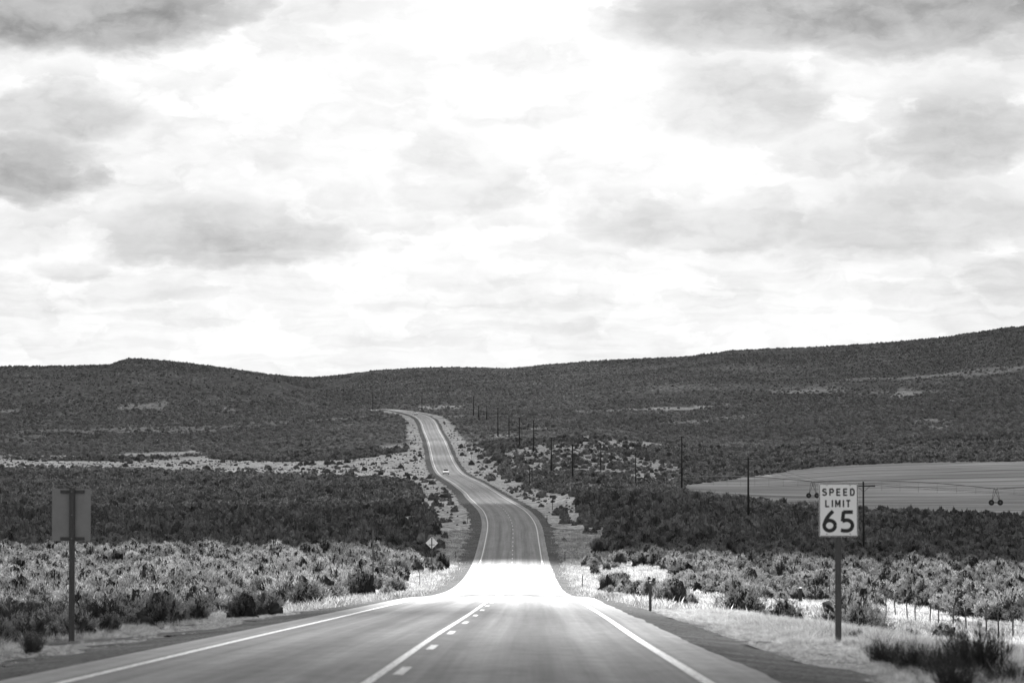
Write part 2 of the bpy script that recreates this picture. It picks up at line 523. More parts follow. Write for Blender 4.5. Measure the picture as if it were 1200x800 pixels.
def base_h(X, Y):
    r = np.sqrt(X * X + Y * Y)
    th = np.arctan2(X, Y)
    px = np.clip(600 + F * np.tan(np.clip(th, -0.5, 0.5)), -700, 1900)
    h = tab(px, r) + rough_h(X, Y, r)
    h = h - 0.0405 * (np.minimum(Y, r) - r) * np.exp(-r / 250.0) * (Y < r)
    return h, px, r


# fit the far crest to the surveyed skyline
_pp = np.arange(-700, 1901, 5.0)
_zz = np.exp(np.linspace(math.log(1900), math.log(6500), 260))
_P, _Z = np.meshgrid(_pp, _zz, indexing='ij')
_X = (_P - 600) / F * _Z
_H, _, _ = base_h(_X, _Z)
_row = YH - _H / _Z * F
_min = gsm(_row.min(axis=1)[:, None], 2.0, 0)[:, 0] * 0 + _row.min(axis=1)
_corr = _min - (np.interp(_pp, sky_px, sky_py) + 1.8)     # >0: raise


def height(X, Y):
    X = np.asarray(X, float); Y = np.asarray(Y, float)
    h, px, r = base_h(X, Y)
    cr = np.interp(px, _pp, _corr)
    h = h + cr * r / F * sst(r, 1700, 2500)
    d = road_d(X, Y)
    a = np.abs(d)
    rh = road_h(Y)
    ins = sst(Y, -158, -120) * (1 - sst(Y, 2080, 2180))
    # verge slope, then the natural ground
    w = 1 - sst(a, 5.5, 17.0 + 6 * sst(Y, 500, 900))
    verge = rh - 0.22 - 0.055 * np.clip(a - 5.5, 0, 12)
    h = h + (verge - h) * w * ins
    cap = np.where(a < 5.9, rh - 0.36, rh - 0.26 + 0.16 * np.clip(a - 6.7, 0, 40))
    h = np.where(a < 14, np.minimum(h, cap) * ins + h * (1 - ins), h)
    return h


def px_of(X, Y, Z):
    """photograph coordinates of world points"""
    c, s = math.cos(PITCH), math.sin(PITCH)
    dep = Y * c + Z * s
    up = -Y * s + Z * c
    return 600 + F * X / dep, 400 - F * up / dep


def ground(px, py, zmin=20.0, zmax=5000.0):
    """first ground point seen at a photograph position"""
    c, s = math.cos(PITCH), math.sin(PITCH)
    vx, vu = (px - 600) / F, (400 - py) / F
    dx, dy, dz = vx, c - s * vu, s + c * vu
    t = np.exp(np.linspace(math.log(zmin), math.log(zmax), 6000))
    X, Y, Z = dx * t, dy * t, dz * t
    hit = np.nonzero(height(X, Y) >= Z)[0]
    i = hit[0] if len(hit) else len(t) - 1
    return Vector((X[i], Y[i], float(height(X[i:i + 1], Y[i:i + 1])[0])))


def on_ground(x, y):
    return Vector((x, y, float(height(np.array([x]), np.array([y]))[0])))


def inpoly(x, y, poly):
    c = np.zeros(x.shape, bool)
    n = len(poly)
    for i in range(n):
        x0, y0 = poly[i]; x1, y1 = poly[(i + 1) % n]
        if y0 == y1: continue
        cond = ((y0 > y) != (y1 > y)) & (x < (x1 - x0) * (y - y0) / (y1 - y0) + x0)
        c ^= cond
    return c


# bare or dry-grass patches of ground, each surveyed where it lies
patches = [
    ([(-80, 533), (130, 534), (150, 530), (215, 530), (228, 527), (236, 531), (250, 538), (340, 541), (420, 538), (478, 528), (496, 512), (505, 540), (515, 566), (440, 560), (330, 557), (230, 554), (100, 549), (-80, 549)], 1.0),
    ([(480, 505), (497, 500), (515, 545), (500, 552), (484, 530)], 0.7),
    ([(440, 522), (484, 517), (484, 522), (445, 528)], 0.8),
    ([(505, 577), (520, 575), (524, 590), (512, 592)], 0.8),
    ([(452, 612), (470, 605), (498, 602), (500, 610), (470, 616)], 0.8),
    ([(500, 600), (560, 596), (570, 625), (560, 655), (520, 640), (512, 620)], 0.35),
    ([(505, 645), (560, 650), (530, 690), (440, 700), (480, 670)], 0.9),
    # right of the road
    ([(506, 484), (528, 494), (534, 520), (560, 545), (590, 560), (600, 575), (560, 562), (530, 530)], 0.95),
    ([(545, 518), (560, 518), (590, 548), (600, 562), (575, 553)], 0.7),
    ([(600, 572), (630, 575), (655, 580), (672, 570), (678, 590), (672, 612), (700, 640), (725, 655), (790, 668), (800, 690), (860, 700), (905, 735), (960, 760), (700, 740), (640, 660), (625, 600)], 0.9),
    ([(600, 528), (640, 518), (760, 536), (800, 548), (800, 568), (700, 572), (672, 566), (640, 566), (605, 560), (585, 530)], 0.60),
    ([(800, 569), (850, 563), (900, 556), (960, 547), (1060, 542), (1300, 540), (1300, 612), (1200, 608), (1100, 603), (1000, 595), (900, 589), (850, 584), (800, 579)], 0.62),
    ([(672, 481), (760, 478), (860, 474), (800, 481), (740, 482), (680, 485)], 0.8),
    ([(568, 510), (600, 506), (612, 512), (590, 514)], 0.9),
    ([(598, 497), (630, 499), (652, 503), (640, 506), (610, 502)], 0.9),
    ([(670, 520), (700, 514), (790, 520), (740, 528), (690, 527)], 0.6),
    ([(676, 511), (694, 510), (690, 514)], 0.9),
    ([(890, 545), (940, 536), (1000, 538), (960, 545)], 0.3),
    ([(1060, 450), (1105, 447), (1085, 460), (1040, 470)], 0.7),
    ([(900, 455), (1000, 452), (990, 460), (905, 462)], 0.55),
    ([(1070, 490), (1120, 492), (1110, 503), (1070, 500)], 0.45),
    ([(740, 497), (900, 484), (860, 492), (760, 500)], 0.5),
    ([(130, 473), (200, 470), (190, 481), (140, 480)], 0.45), ([(262, 478), (276, 479), (274, 483), (262, 482)], 0.8),
    ([(0, 480), (22, 479), (20, 483), (0, 483)], 0.8),
    ([(480, 475), (555, 473), (545, 479), (490, 480)], 0.75),
    # near, left: bare soil between shrubs
    ([(-60, 696), (40, 694), (70, 700), (60, 706), (-60, 708)], 1.0),
    ([(112, 692), (140, 688), (190, 691), (230, 684), (235, 690), (180, 702), (118, 708)], 1.0),
    ([(290, 690), (380, 688), (470, 692), (420, 705), (300, 722), (230, 735), (260, 715)], 0.7),
    # near, right
    ([(1050, 706), (1110, 700), (1120, 706), (1060, 712)], 1.0),
    ([(1160, 738), (1260, 730), (1290, 780), (1200, 785), (1165, 765)], 0.95),
    ([(820, 720), (935, 722), (950, 760), (880, 750)], 0.8),
]


def pale_at(X, Y, Z):
    px, py = px_of(X, Y, Z)
    r = np.sqrt(X * X + Y * Y)
    jx = fbm(X, Y, 14.0, 3, seed=2.2) * np.clip(9000.0 / r, 3, 14)
    jy = fbm(X, Y, 11.0, 3, seed=4.2) * np.clip(1500.0 / r, 1.2, 8)
    f = np.zeros_like(px)
    for poly, v in patches:
        xs = [p[0] for p in poly]; ys = [p[1] for p in poly]
        m = (px > min(xs) - 20) & (px < max(xs) + 20) & (py > min(ys) - 12) & (py < max(ys) + 12)
        if m.any():
            ins = inpoly(px[m] + jx[m], py[m] + jy[m], poly)
            f[m] = np.maximum(f[m], ins * v)
    f = f * np.where(r > 1350, np.clip(0.75 + 2.2 * fbm(X, Y, 60.0, 4, seed=81.0), 0, 1), 1.0)
    sn = fbm(X * 0.45, Y, 130.0, 5, g=0.6, seed=91.0)
    f = np.maximum(f, np.interp(px, [0, 380, 600, 1200], [0.25, 0.5, 0.62, 0.55]) * sst(sn, 0.16, 0.42) * sst(r, 1500, 1800) * (1 - sst(r, 2500, 2800)))
    d = np.abs(road_d(X, Y))
    vl = np.interp(Y, [0, 100, 200, 300, 400, 500, 600, 900, 1300, 1900, 2100], [7.5, 8.5, 9.5, 9.5, 10.5, 12, 14, 15, 13.5, 12, 12])
    vr = np.interp(Y, [0, 70, 100, 150, 260, 295, 340, 400, 560, 700, 900, 1300, 1900, 2100], [8, 9, 12, 15.5, 16.5, 9.5, 9.5, 12.5, 13.5, 14, 15, 14, 12, 12])
    vw = np.where(X < road_x(Y), vl, vr)
    f = np.maximum(f, np.where((X < road_x(Y)) & (Y < 118), 0.3, np.where(Y < 300, 0.55 + 0.4 * sst(Y, 74, 92), 0.9)) * (1 - sst(d + 2.0 * fbm(X, Y, 6.0, 3, seed=6.6), vw - 1.0, vw + 1.0)) * (Y > -100) * (Y < 2100))  # near right verge is coloured darker to deepen the cloud shade there
    f = np.maximum(f, 0.85 * ((X > 16 + 2 * fbm(X, Y, 9.0, 2, seed=51.0)) & (X < 31) & (Y > 100) & (Y < 262)))
    return f


# ------------------------------------------------------------------ ground sheet
def mat_ground():
    m, N = mat_base('sagebrush_soil')
    pa = N.n('ShaderNodeAttribute', attribute_name='pale')
    fa = N.n('ShaderNodeAttribute', attribute_name='field')
    geo = N.n('ShaderNodeNewGeometry')
    P = geo.outputs['Position']
    big = N.noise(N.vscale(P, (1.0, 0.6, 1.0)), 0.018, 6.0, 0.62)
    mid = N.noise(N.vscale(P, (1.0, 0.5, 1.0)), 0.16, 6.0, 0.7)
    spk = N.noise(N.vscale(P, (1.0, 0.35, 1.0)), 0.55, 3.0, 0.7)
    fine = N.noise(P, 4.0, 5.0, 0.7)
    # sparse ground between shrubs
    cover = N.m('MULTIPLY', N.rng(spk, 0.52, 0.66), N.rng(big, 0.40, 0.66, 0.10, 1.0))
    dark = N.rng(mid, 0.3, 0.7, 0.07, 0.18, smooth=False)
    dark = N.m('MULTIPLY', dark, N.rng(spk, 0.35, 0.6, 0.55, 1.2))
    dark = N.m('ADD', dark, N.m('MULTIPLY', cover, 0.20))
    grass = N.rng(N.m('ADD', N.m('MULTIPLY', mid, 0.5), N.m('MULTIPLY', fine, 0.5)), 0.32, 0.68, 0.30, 0.70, smooth=False)
    # worked field: long streaks along the rows
    st = N.noise(N.vscale(P, (0.010, 0.10, 0.0)), 1.0, 5.0, 0.6, dist=0.4)
    st2 = N.noise(N.vscale(P, (0.03, 0.5, 0.0)), 1.0, 4.0, 0.65)
    fld = N.rng(N.m('ADD', N.m('MULTIPLY', st, 0.7), N.m('MULTIPLY', st2, 0.3)), 0.32, 0.70, 0.08, 0.42, smooth=False)
    tuft = N.noise(N.vscale(P, (1.0, 0.45, 1.0)), 1.3, 4.0, 0.75)
    grass = N.m('MULTIPLY', grass, N.rng(tuft, 0.34, 0.60, 0.45, 1.12))
    grass = N.m('MULTIPLY', grass, N.rng(spk, 0.30, 0.52, 0.62, 1.05))
    mx = N.n('ShaderNodeMix', data_type='FLOAT')
    pf = N.m('MULTIPLY', pa.outputs['Fac'], N.rng(mid, 0.30, 0.50, 0.55, 1.0))
    N.l(pf, mx.inputs[0]); N.l(dark, mx.inputs[2]); N.l(grass, mx.inputs[3])
    mx2 = N.n('ShaderNodeMix', data_type='FLOAT')
    N.l(fa.outputs['Fac'], mx2.inputs[0]); N.l(mx.outputs[0], mx2.inputs[2]); N.l(fld, mx2.inputs[3])
    d = N.n('ShaderNodeBsdfDiffuse')
    d.inputs['Roughness'].default_value = 0.6
    N.l(N.grey(mx2.outputs[0]), d.inputs[0])
    b = N.n('ShaderNodeBump')
    b.inputs['Strength'].default_value = 0.7
    b.inputs['Distance'].default_value = 0.15
    N.l(N.m('ADD', fine, N.m('MULTIPLY', mid, 2.0)), b.inputs['Height'])
    N.l(b.outputs[0], d.inputs['Normal'])
    o = N.n('ShaderNodeOutputMaterial')
    N.l(d.outputs[0], o.inputs[0])
    return m


def build_ground():
    t_in = np.arange(-1150, 1151, 4.6) / F                     # tangent of bearing
    a_in = np.arctan(t_in)
    a_out = np.linspace(a_in[-1], 2 * math.pi + a_in[0], 110)[1:-1]
    A = np.concatenate([a_in, a_out])
    Rr = np.concatenate([np.linspace(2.0, 6.0, 6)[:-1], np.exp(np.linspace(math.log(6.0), math.log(9000.0), 760))])
    AA, RR = np.meshgrid(A, Rr, indexing='ij')
    # forward bearings run straight out in depth, the rest are plain polar
    X = RR * np.sin(AA); Y = RR * np.cos(AA)
    Hh = height(X, Y)
    # beyond the last crest the land levels off
    na, nr = AA.shape
    V = np.stack([X.ravel(), Y.ravel(), Hh.ravel()], 1)
    idx = np.arange(na * nr).reshape(na, nr)
    nxt = np.roll(idx, -1, axis=0)
    quads = np.stack([idx[:, :-1].ravel(), idx[:, 1:].ravel(), nxt[:, 1:].ravel(), nxt[:, :-1].ravel()], 1)
    # orientation: up
    V = np.vstack([V, [[0, 0, float(height(np.array([0.0]), np.array([0.0]))[0])]]])
    me = np_mesh('ground', V, quads[:, ::-1], mat_ground(), smooth=True)
    pale = pale_at(V[:, 0], V[:, 1], V[:, 2])
    front = (V[:, 1] > 20)
    pale = np.where(front, pale, 0.2)
    px, py = px_of(V[:, 0], np.where(front, V[:, 1], 1e3), V[:, 2])
    fj = fbm(V[:, 0], V[:, 1], 30.0, 3, seed=4.2)
    fld = inpoly(px + 14 * fj, py + 1.6 * fj, patches[11][0]) & front & (V[:, 1] > 600)
    set_attr(me, 'pale', pale)
    set_attr(me, 'field', fld.astype(float))
    o = mobj('ground', me)
    tag(o, kind='structure')
    # small cap under the camera
    ring = [Vector(V[i * nr]) for i in range(na)]
    bm = bmesh.new()
    vs = [bm.verts.new(p) for p in ring[::4]]
    f = bm.faces.new(vs)
    m2 = bpy.data.meshes.new('ground_cap')
    bm.to_mesh(m2); bm.free()
    m2.materials.append(me.materials[0])
    g = mobj('ground_under_car', m2)
    tag(g, kind='structure')


build_ground()


# ------------------------------------------------------------------ road, shoulders, markings
def strip(name, d0, d1, y0, y1, lift, mat, ncross=1, parent=None, step=None, drop0=0.0, drop1=0.0, crown=True, wob=0.0):
    ys = []
    y = y0
    while y < y1:
        ys.append(y)
        y += step if step else (1.5 if y < 260 else 4.0)
    ys.append(y1)
    ys = np.array(ys)
    xc = road_x(ys); hc = road_h(ys)
    sl = (road_x(ys + 1) - road_x(ys - 1)) / 2.0
    ln = np.sqrt(1 + sl * sl)
    nx, ny = 1 / ln, -sl / ln
    ds = np.linspace(d0, d1, ncross + 1)
    dr = np.linspace(drop0, drop1, ncross + 1)
    V = []; U = []
    s = np.concatenate([[0], np.cumsum(np.sqrt(np.diff(ys) ** 2 + np.diff(xc) ** 2))]) + y0
    for j, d in enumerate(ds):
        dd = d + (wob * fbm(ys, ys * 0 + d, 3.0, 3, seed=9.9) if (wob and j == len(ds) - 1) else 0.0)
        zc = hc - (0.018 * np.minimum(abs(d), 4.6) if crown else 0.0) + lift - dr[j]
        V.append(np.stack([xc + nx * dd, ys + ny * dd, zc + 0 * ys], 1))
        U.append(np.stack([np.full(len(ys), d), s], 1))
    V = np.stack(V, 1).reshape(-1, 3)
    U = np.stack(U, 1).reshape(-1, 2)
    n, k = len(ys), len(ds)
    idx = np.arange(n * k).reshape(n, k)
    q = np.stack([idx[:-1, :-1].ravel(), idx[:-1, 1:].ravel(), idx[1:, 1:].ravel(), idx[1:, :-1].ravel()], 1)
    if d1 < d0: q = q[:, ::-1]
    me = np_mesh(name, V, q, mat, smooth=True)
    uv = me.uv_layers.new(name='UVMap')
    li = np.empty(len(me.loops), dtype=np.int32)
    me.loops.foreach_get('vertex_index', li)
    uv.data.foreach_set('uv', U[li].astype(np.float32).ravel())
    return mobj(name, me, parent)


def mat_asphalt():
    m, N = mat_base('worn_asphalt')
    uv = N.n('ShaderNodeUVMap', uv_map='UVMap')
    s = N.n('ShaderNodeSeparateXYZ')
    N.l(uv.outputs[0], s.inputs[0])
    a, t = s.outputs[0], s.outputs[1]
    V = uv.outputs[0]
    # wheel tracks: two in each lane, polished paler; oil strip between darker
    ab = N.m('ABSOLUTE', a)
    w1 = N.m('POWER', N.m('DIVIDE', N.m('SUBTRACT', ab, 0.95), 0.33), 2.0)
    w2 = N.m('POWER', N.m('DIVIDE', N.m('SUBTRACT', ab, 2.65), 0.33), 2.0)
    tr = N.m('ADD', N.rng(w1, 1.6, 0.0), N.rng(w2, 1.6, 0.0))
    oil = N.rng(N.m('POWER', N.m('DIVIDE', N.m('SUBTRACT', ab, 1.8), 0.3), 2.0), 1.4, 0.0)
    streak = N.noise(N.vscale(V, (3.2, 0.018, 1)), 1.0, 6.0, 0.6)
    patch = N.noise(N.vscale(V, (0.5, 0.06, 1)), 1.0, 5.0, 0.6)
    grain = N.noise(N.vscale(V, (1, 1, 1)), 34.0, 3.0, 0.7)
    blot = N.noise(N.vscale(V, (1.0, 0.35, 1)), 2.4, 5.0, 0.65)
    c = N.rng(streak, 0.3, 0.7, 0.158, 0.255, smooth=False)
    c = N.m('MULTIPLY', c, N.rng(patch, 0.3, 0.7, 0.88, 1.12, smooth=False))
    c = N.m('MULTIPLY', c, N.rng(blot, 0.3, 0.7, 0.82, 1.16, smooth=False))
    c = N.m('MULTIPLY', c, N.rng(grain, 0.3, 0.7, 0.72, 1.28, smooth=False))
    c = N.m('MULTIPLY', c, N.m('ADD', 1.0, N.m('SUBTRACT', N.m('MULTIPLY', tr, 0.11), N.m('MULTIPLY', oil, 0.15))))
    # sealed cracks and pale paved edge
    edge = N.rng(ab, 3.75, 3.95)
    c = N.m('MULTIPLY', c, N.m('ADD', 1.0, N.m('MULTIPLY', edge, 0.22)))
    p = N.n('ShaderNodeBsdfPrincipled')
    N.l(N.grey(c), p.inputs['Base Color'])
    N.l(N.rng(tr, 0.0, 1.0, 0.92, 0.86), p.inputs['Roughness'])
    p.inputs['Specular IOR Level'].default_value = 0.32
    b = N.n('ShaderNodeBump')
    b.inputs['Strength'].default_value = 0.35
    b.inputs['Distance'].default_value = 0.006
    N.l(grain, b.inputs['Height'])
    N.l(b.outputs[0], p.inputs['Normal'])
    o = N.n('ShaderNodeOutputMaterial')
    N.l(p.outputs[0], o.inputs[0])
    return m


def mat_paint():
    m, N = mat_base('worn_road_paint')
    uv = N.n('ShaderNodeUVMap', uv_map='UVMap')
    w = N.noise(N.vscale(uv.outputs[0], (12, 1.2, 1)), 1.6, 6.0, 0.7)
    p = N.n('ShaderNodeBsdfPrincipled')
    N.l(N.grey(N.rng(w, 0.34, 0.58, 0.34, 0.68)), p.inputs['Base Color'])
    p.inputs['Roughness'].default_value = 0.55
    o = N.n('ShaderNodeOutputMaterial')
    N.l(p.outputs[0], o.inputs[0])
    return m


def mat_gravel():
    m, N = mat_base('dark_shoulder_gravel')
    geo = N.n('ShaderNodeNewGeometry')
    P = geo.outputs['Position']
    v = N.n('ShaderNodeTexVoronoi')
    N.l(P, v.inputs['Vector']); v.inputs['Scale'].default_value = 22.0
    s = N.n('ShaderNodeSeparateColor'); N.l(v.outputs['Color'], s.inputs[0])
    big = N.noise(P, 0.5, 5.0, 0.6)
    c = N.m('MULTIPLY', N.rng(s.outputs[0], 0, 1, 0.05, 0.20, smooth=False), N.rng(big, 0.3, 0.7, 0.7, 1.3, smooth=False))
    p = N.n('ShaderNodeBsdfDiffuse')
    N.l(N.grey(c), p.inputs[0])
    b = N.n('ShaderNodeBump')
    b.inputs['Strength'].default_value = 0.8; b.inputs['Distance'].default_value = 0.03
    N.l(v.outputs['Distance'], b.inputs['Height'])
    N.l(b.outputs[0], p.inputs['Normal'])
    o = N.n('ShaderNodeOutputMaterial')
    N.l(p.outputs[0], o.inputs[0])
    return m


ASPH, PAINT, GRAV = mat_asphalt(), mat_paint(), mat_gravel()
road = strip('road', -4.55, 4.55, -150, 2190, 0.0, ASPH, ncross=12, wob=0.10)
tag(road, kind='structure')
for sgn in (-1, 1):
    sh = strip('shoulder', sgn * 4.50, sgn * (6.5 if sgn < 0 else 6.15), -150, 2190, -0.012, GRAV, ncross=6, drop1=0.16, wob=1.1)
    tag(sh, kind='structure')
strip('edge_line', -3.73, -3.58, -150, 2180, 0.004, PAINT, parent=road)['label'] = 'solid white left edge line'
strip('edge_line', 3.58, 3.73, -150, 2180, 0.004, PAINT, parent=road)['label'] = 'solid white right edge line'
strip('centre_line', -0.17, -0.05, -150, 330, 0.004, PAINT, parent=road)['label'] = 'solid centre line'
y = -13.0
base_dash = 27.0
# dash centres in the photograph fall every 12.2 m from about 39 m
k = -4
while True:
    yc = 39.1 + 12.2 * k
    if yc > 1240: break
    strip('lane_dash', 0.05, 0.17, yc - 1.52, yc + 1.52, 0.004, PAINT, parent=road, step=1.52)
    k += 1


# ------------------------------------------------------------------ shrub, grass prototypes
def blades_mesh(name, P, D, L, W, tone, mat, bend=0.0):
    """P base points, D unit directions, L lengths, W widths: one kite-shaped leaf each"""
    n = len(P)
    side = np.cross(D, rng.normal(size=(n, 3)))
    side /= np.linalg.norm(side, axis=1)[:, None] + 1e-9
    mid = P + D * (L * 0.55)[:, None]
    tip = P + D * L[:, None]
    if bend:
        tip = tip + np.stack([D[:, 0], D[:, 1], -np.abs(D[:, 2]) * 0.3], 1) * (L * bend)[:, None]
    V = np.stack([P, mid + side * (W / 2)[:, None], tip, mid - side * (W / 2)[:, None]], 1).reshape(-1, 3)
    Fq = np.arange(4 * n).reshape(n, 4)
    me = np_mesh(name, V, Fq, mat)
    set_attr(me, 'tone', np.repeat(tone, 4))
    return me


def shrub_arrays(R0, H0, plumes, per, lf, wf, upright=0.6, lobes=5, low=0.12):
    az = rng.random(plumes) * 2 * np.pi
    rr = np.sqrt(rng.random(plumes)) * R0
    lob = 1 + 0.22 * np.sin(az * lobes / 2 + rng.random() * 6) + 0.15 * rng.normal(size=plumes)
    rr = rr * np.clip(lob, 0.5, 1.4)
    top = H0 * np.sqrt(np.clip(1 - (rr / (R0 * 1.35)) ** 2, 0.05, 1)) * (0.75 + 0.4 * rng.random(plumes))
    T = np.stack([np.cos(az) * rr, np.sin(az) * rr, top], 1)
    B = T * np.array([0.35, 0.35, 0.0])
    ax = T - B
    ln = np.linalg.norm(ax, axis=1)
    ax /= ln[:, None]
    s = low + (1 - low) * rng.random((plumes, per)) ** 0.85
    P = B[:, None, :] + (T - B)[:, None, :] * s[..., None] + rng.normal(size=(plumes, per, 3)) * R0 * 0.055
    P[..., 2] = np.maximum(P[..., 2], 0.03)
    D = ax[:, None, :] * upright + np.array([0, 0, upright * 0.6]) + rng.normal(size=(plumes, per, 3)) * 0.42
    D /= np.linalg.norm(D, axis=2)[..., None]
    L = lf * (0.6 + 0.8 * rng.random((plumes, per)))
    W = wf * (0.7 + 0.6 * rng.random((plumes, per)))
    tone = np.repeat(np.clip(rng.normal(1, 0.22, plumes), 0.5, 1.6), per) * np.clip(rng.normal(1, 0.15, plumes * per), 0.5, 1.5)
    return P.reshape(-1, 3), D.reshape(-1, 3), L.ravel(), W.ravel(), tone, B, T


def core_quads(R0, H0, la=5, lo=11, lump=0.28, fill=0.80):
    """lumpy inner mass of a shrub, as quads"""
    ph = rng.random(4) * 6.28
    V = []
    for i in range(la + 1):
        e = (i / la) * math.pi / 2 * 0.97
        for j in range(lo):
            a = 2 * math.pi * j / lo
            k = 1 + lump * math.sin(2 * a + ph[0]) * 0.5 + lump * math.sin(5 * a + 3 * e + ph[1]) * 0.6 + lump * math.cos(7 * e + 4 * a + ph[2]) * 0.4 + rng.normal() * 0.12
            V.append([R0 * fill * k * math.cos(e), R0 * fill * k * math.sin(a) * math.cos(e), H0 * fill * k * math.sin(e)])
            V[-1][0] *= math.cos(a)
    Fq = [[i * lo + j, i * lo + (j + 1) % lo, (i + 1) * lo + (j + 1) % lo, (i + 1) * lo + j] for i in range(la) for j in range(lo)]
    return np.array(V), np.array(Fq)


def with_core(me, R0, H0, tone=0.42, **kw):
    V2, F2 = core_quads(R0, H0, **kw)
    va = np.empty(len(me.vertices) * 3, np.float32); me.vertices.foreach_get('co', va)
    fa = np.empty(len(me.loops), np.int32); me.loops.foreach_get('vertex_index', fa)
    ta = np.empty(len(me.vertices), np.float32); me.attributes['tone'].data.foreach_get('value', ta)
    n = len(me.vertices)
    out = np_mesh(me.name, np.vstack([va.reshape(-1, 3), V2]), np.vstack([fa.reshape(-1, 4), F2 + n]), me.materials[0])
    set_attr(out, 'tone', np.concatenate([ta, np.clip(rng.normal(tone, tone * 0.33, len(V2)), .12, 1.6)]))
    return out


def twigs_mesh(name, B, T, r=0.012):
    V = []; Fq = []
    for b, t in zip(B, T):
        e = b + (t - b) * 0.8
        k = len(V)
        dx = np.array([r, 0, 0]); dy = np.array([0, r, 0])
        V += [b - dx, b + dx, e + dx * .4, e - dx * .4, b - dy, b + dy, e + dy * .4, e - dy * .4]
        Fq += [[k, k + 1, k + 2, k + 3], [k + 4, k + 5, k + 6, k + 7]]
    me = np_mesh(name, V, Fq, M['stem'])
    return me


def join_two(name, a, b):
    """one mesh holding leaves and twigs, two material slots"""
    va = np.empty(len(a.vertices) * 3, np.float32); a.vertices.foreach_get('co', va)
    vb = np.empty(len(b.vertices) * 3, np.float32); b.vertices.foreach_get('co', vb)
    fa = np.empty(len(a.loops), np.int32); a.loops.foreach_get('vertex_index', fa)
    fb = np.empty(len(b.loops), np.int32); b.loops.foreach_get('vertex_index', fb)
    V = np.concatenate([va, vb]).reshape(-1, 3)
    Fq = np.concatenate([fa, fb + len(va) // 3]).reshape(-1, 4)
    me = np_mesh(name, V, Fq, a.materials[0])
    me.materials.append(b.materials[0])
    mi = np.zeros(len(Fq), np.int32); mi[len(fa) // 4:] = 1
    me.polygons.foreach_set('material_index', mi)
    ta = np.empty(len(a.vertices), np.float32); a.attributes['tone'].data.foreach_get('value', ta)
    set_attr(me, 'tone', np.concatenate([ta, np.ones(len(vb) // 3)]))
    return me


HI, MID, LO, DK, GR, HB = [], [], [], [], [], []
for i in range(5):
    r_, h_ = 0.62 + 0.12 * rng.random(), 0.85 + 0.2 * rng.random()
    a = shrub_arrays(r_, h_, 80, 30, 0.115, 0.022, upright=0.85, low=0.42)
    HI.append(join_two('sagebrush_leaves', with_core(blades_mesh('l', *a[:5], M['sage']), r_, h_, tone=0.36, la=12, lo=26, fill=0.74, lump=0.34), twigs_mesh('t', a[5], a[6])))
for i in range(5):
    a = shrub_arrays(0.68, 0.85, 60, 5, 0.11, 0.045)
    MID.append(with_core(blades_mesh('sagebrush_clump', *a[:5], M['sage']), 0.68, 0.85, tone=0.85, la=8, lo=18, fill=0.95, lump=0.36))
for i in range(4):
    a = shrub_arrays(0.80, 0.9, 20, 4, 0.30, 0.12)
    LO.append(with_core(blades_mesh('distant_sagebrush', *a[:5], M['sage']), 0.8, 0.85, tone=0.85, la=4, lo=9, fill=0.95))
    a = shrub_arrays(0.80, 0.9, 20, 4, 0.30, 0.12)
    HB.append(with_core(blades_mesh('hill_brush', *a[:5], M['hillbrush']), 0.8, 0.8, tone=0.8, la=4, lo=9, fill=0.95))
for i in range(4):
    a = shrub_arrays(0.75, 1.1, 95, 36, 0.20, 0.012, upright=0.9)
    DK.append(join_two('rabbitbrush_leaves', with_core(blades_mesh('l', *a[:5], M['darksage']), 0.75, 1.1, la=8, lo=18, fill=0.42), twigs_mesh('t', a[5], a[6])))
for i in range(5):
    n = 60
    P = np.stack([rng.normal(0, .13, n), rng.normal(0, .13, n), np.zeros(n)], 1)
    D = np.stack([rng.normal(0, .28, n), rng.normal(0, .28, n), np.ones(n)], 1)
    D /= np.linalg.norm(D, axis=1)[:, None]
    GR.append(blades_mesh('grass_tuft', P, D, 0.22 + 0.3 * rng.random(n), np.full(n, 0.009), np.clip(rng.normal(1, .25, n), .4, 1.6), M['grass'], bend=0.35))
GRF = []
for i in range(3):
    n = 44
    P = np.stack([rng.normal(0, .35, n), rng.normal(0, .35, n), np.zeros(n)], 1)
    D = np.stack([rng.normal(0, .3, n), rng.normal(0, .3, n), np.ones(n)], 1)
    D /= np.linalg.norm(D, axis=1)[:, None]
    GRF.append(blades_mesh('grass_patch', P, D, 0.22 + 0.25 * rng.random(n), np.full(n, 0.026), np.clip(rng.normal(0.85, .3, n), .3, 1.6), M['grass'], bend=0.35))


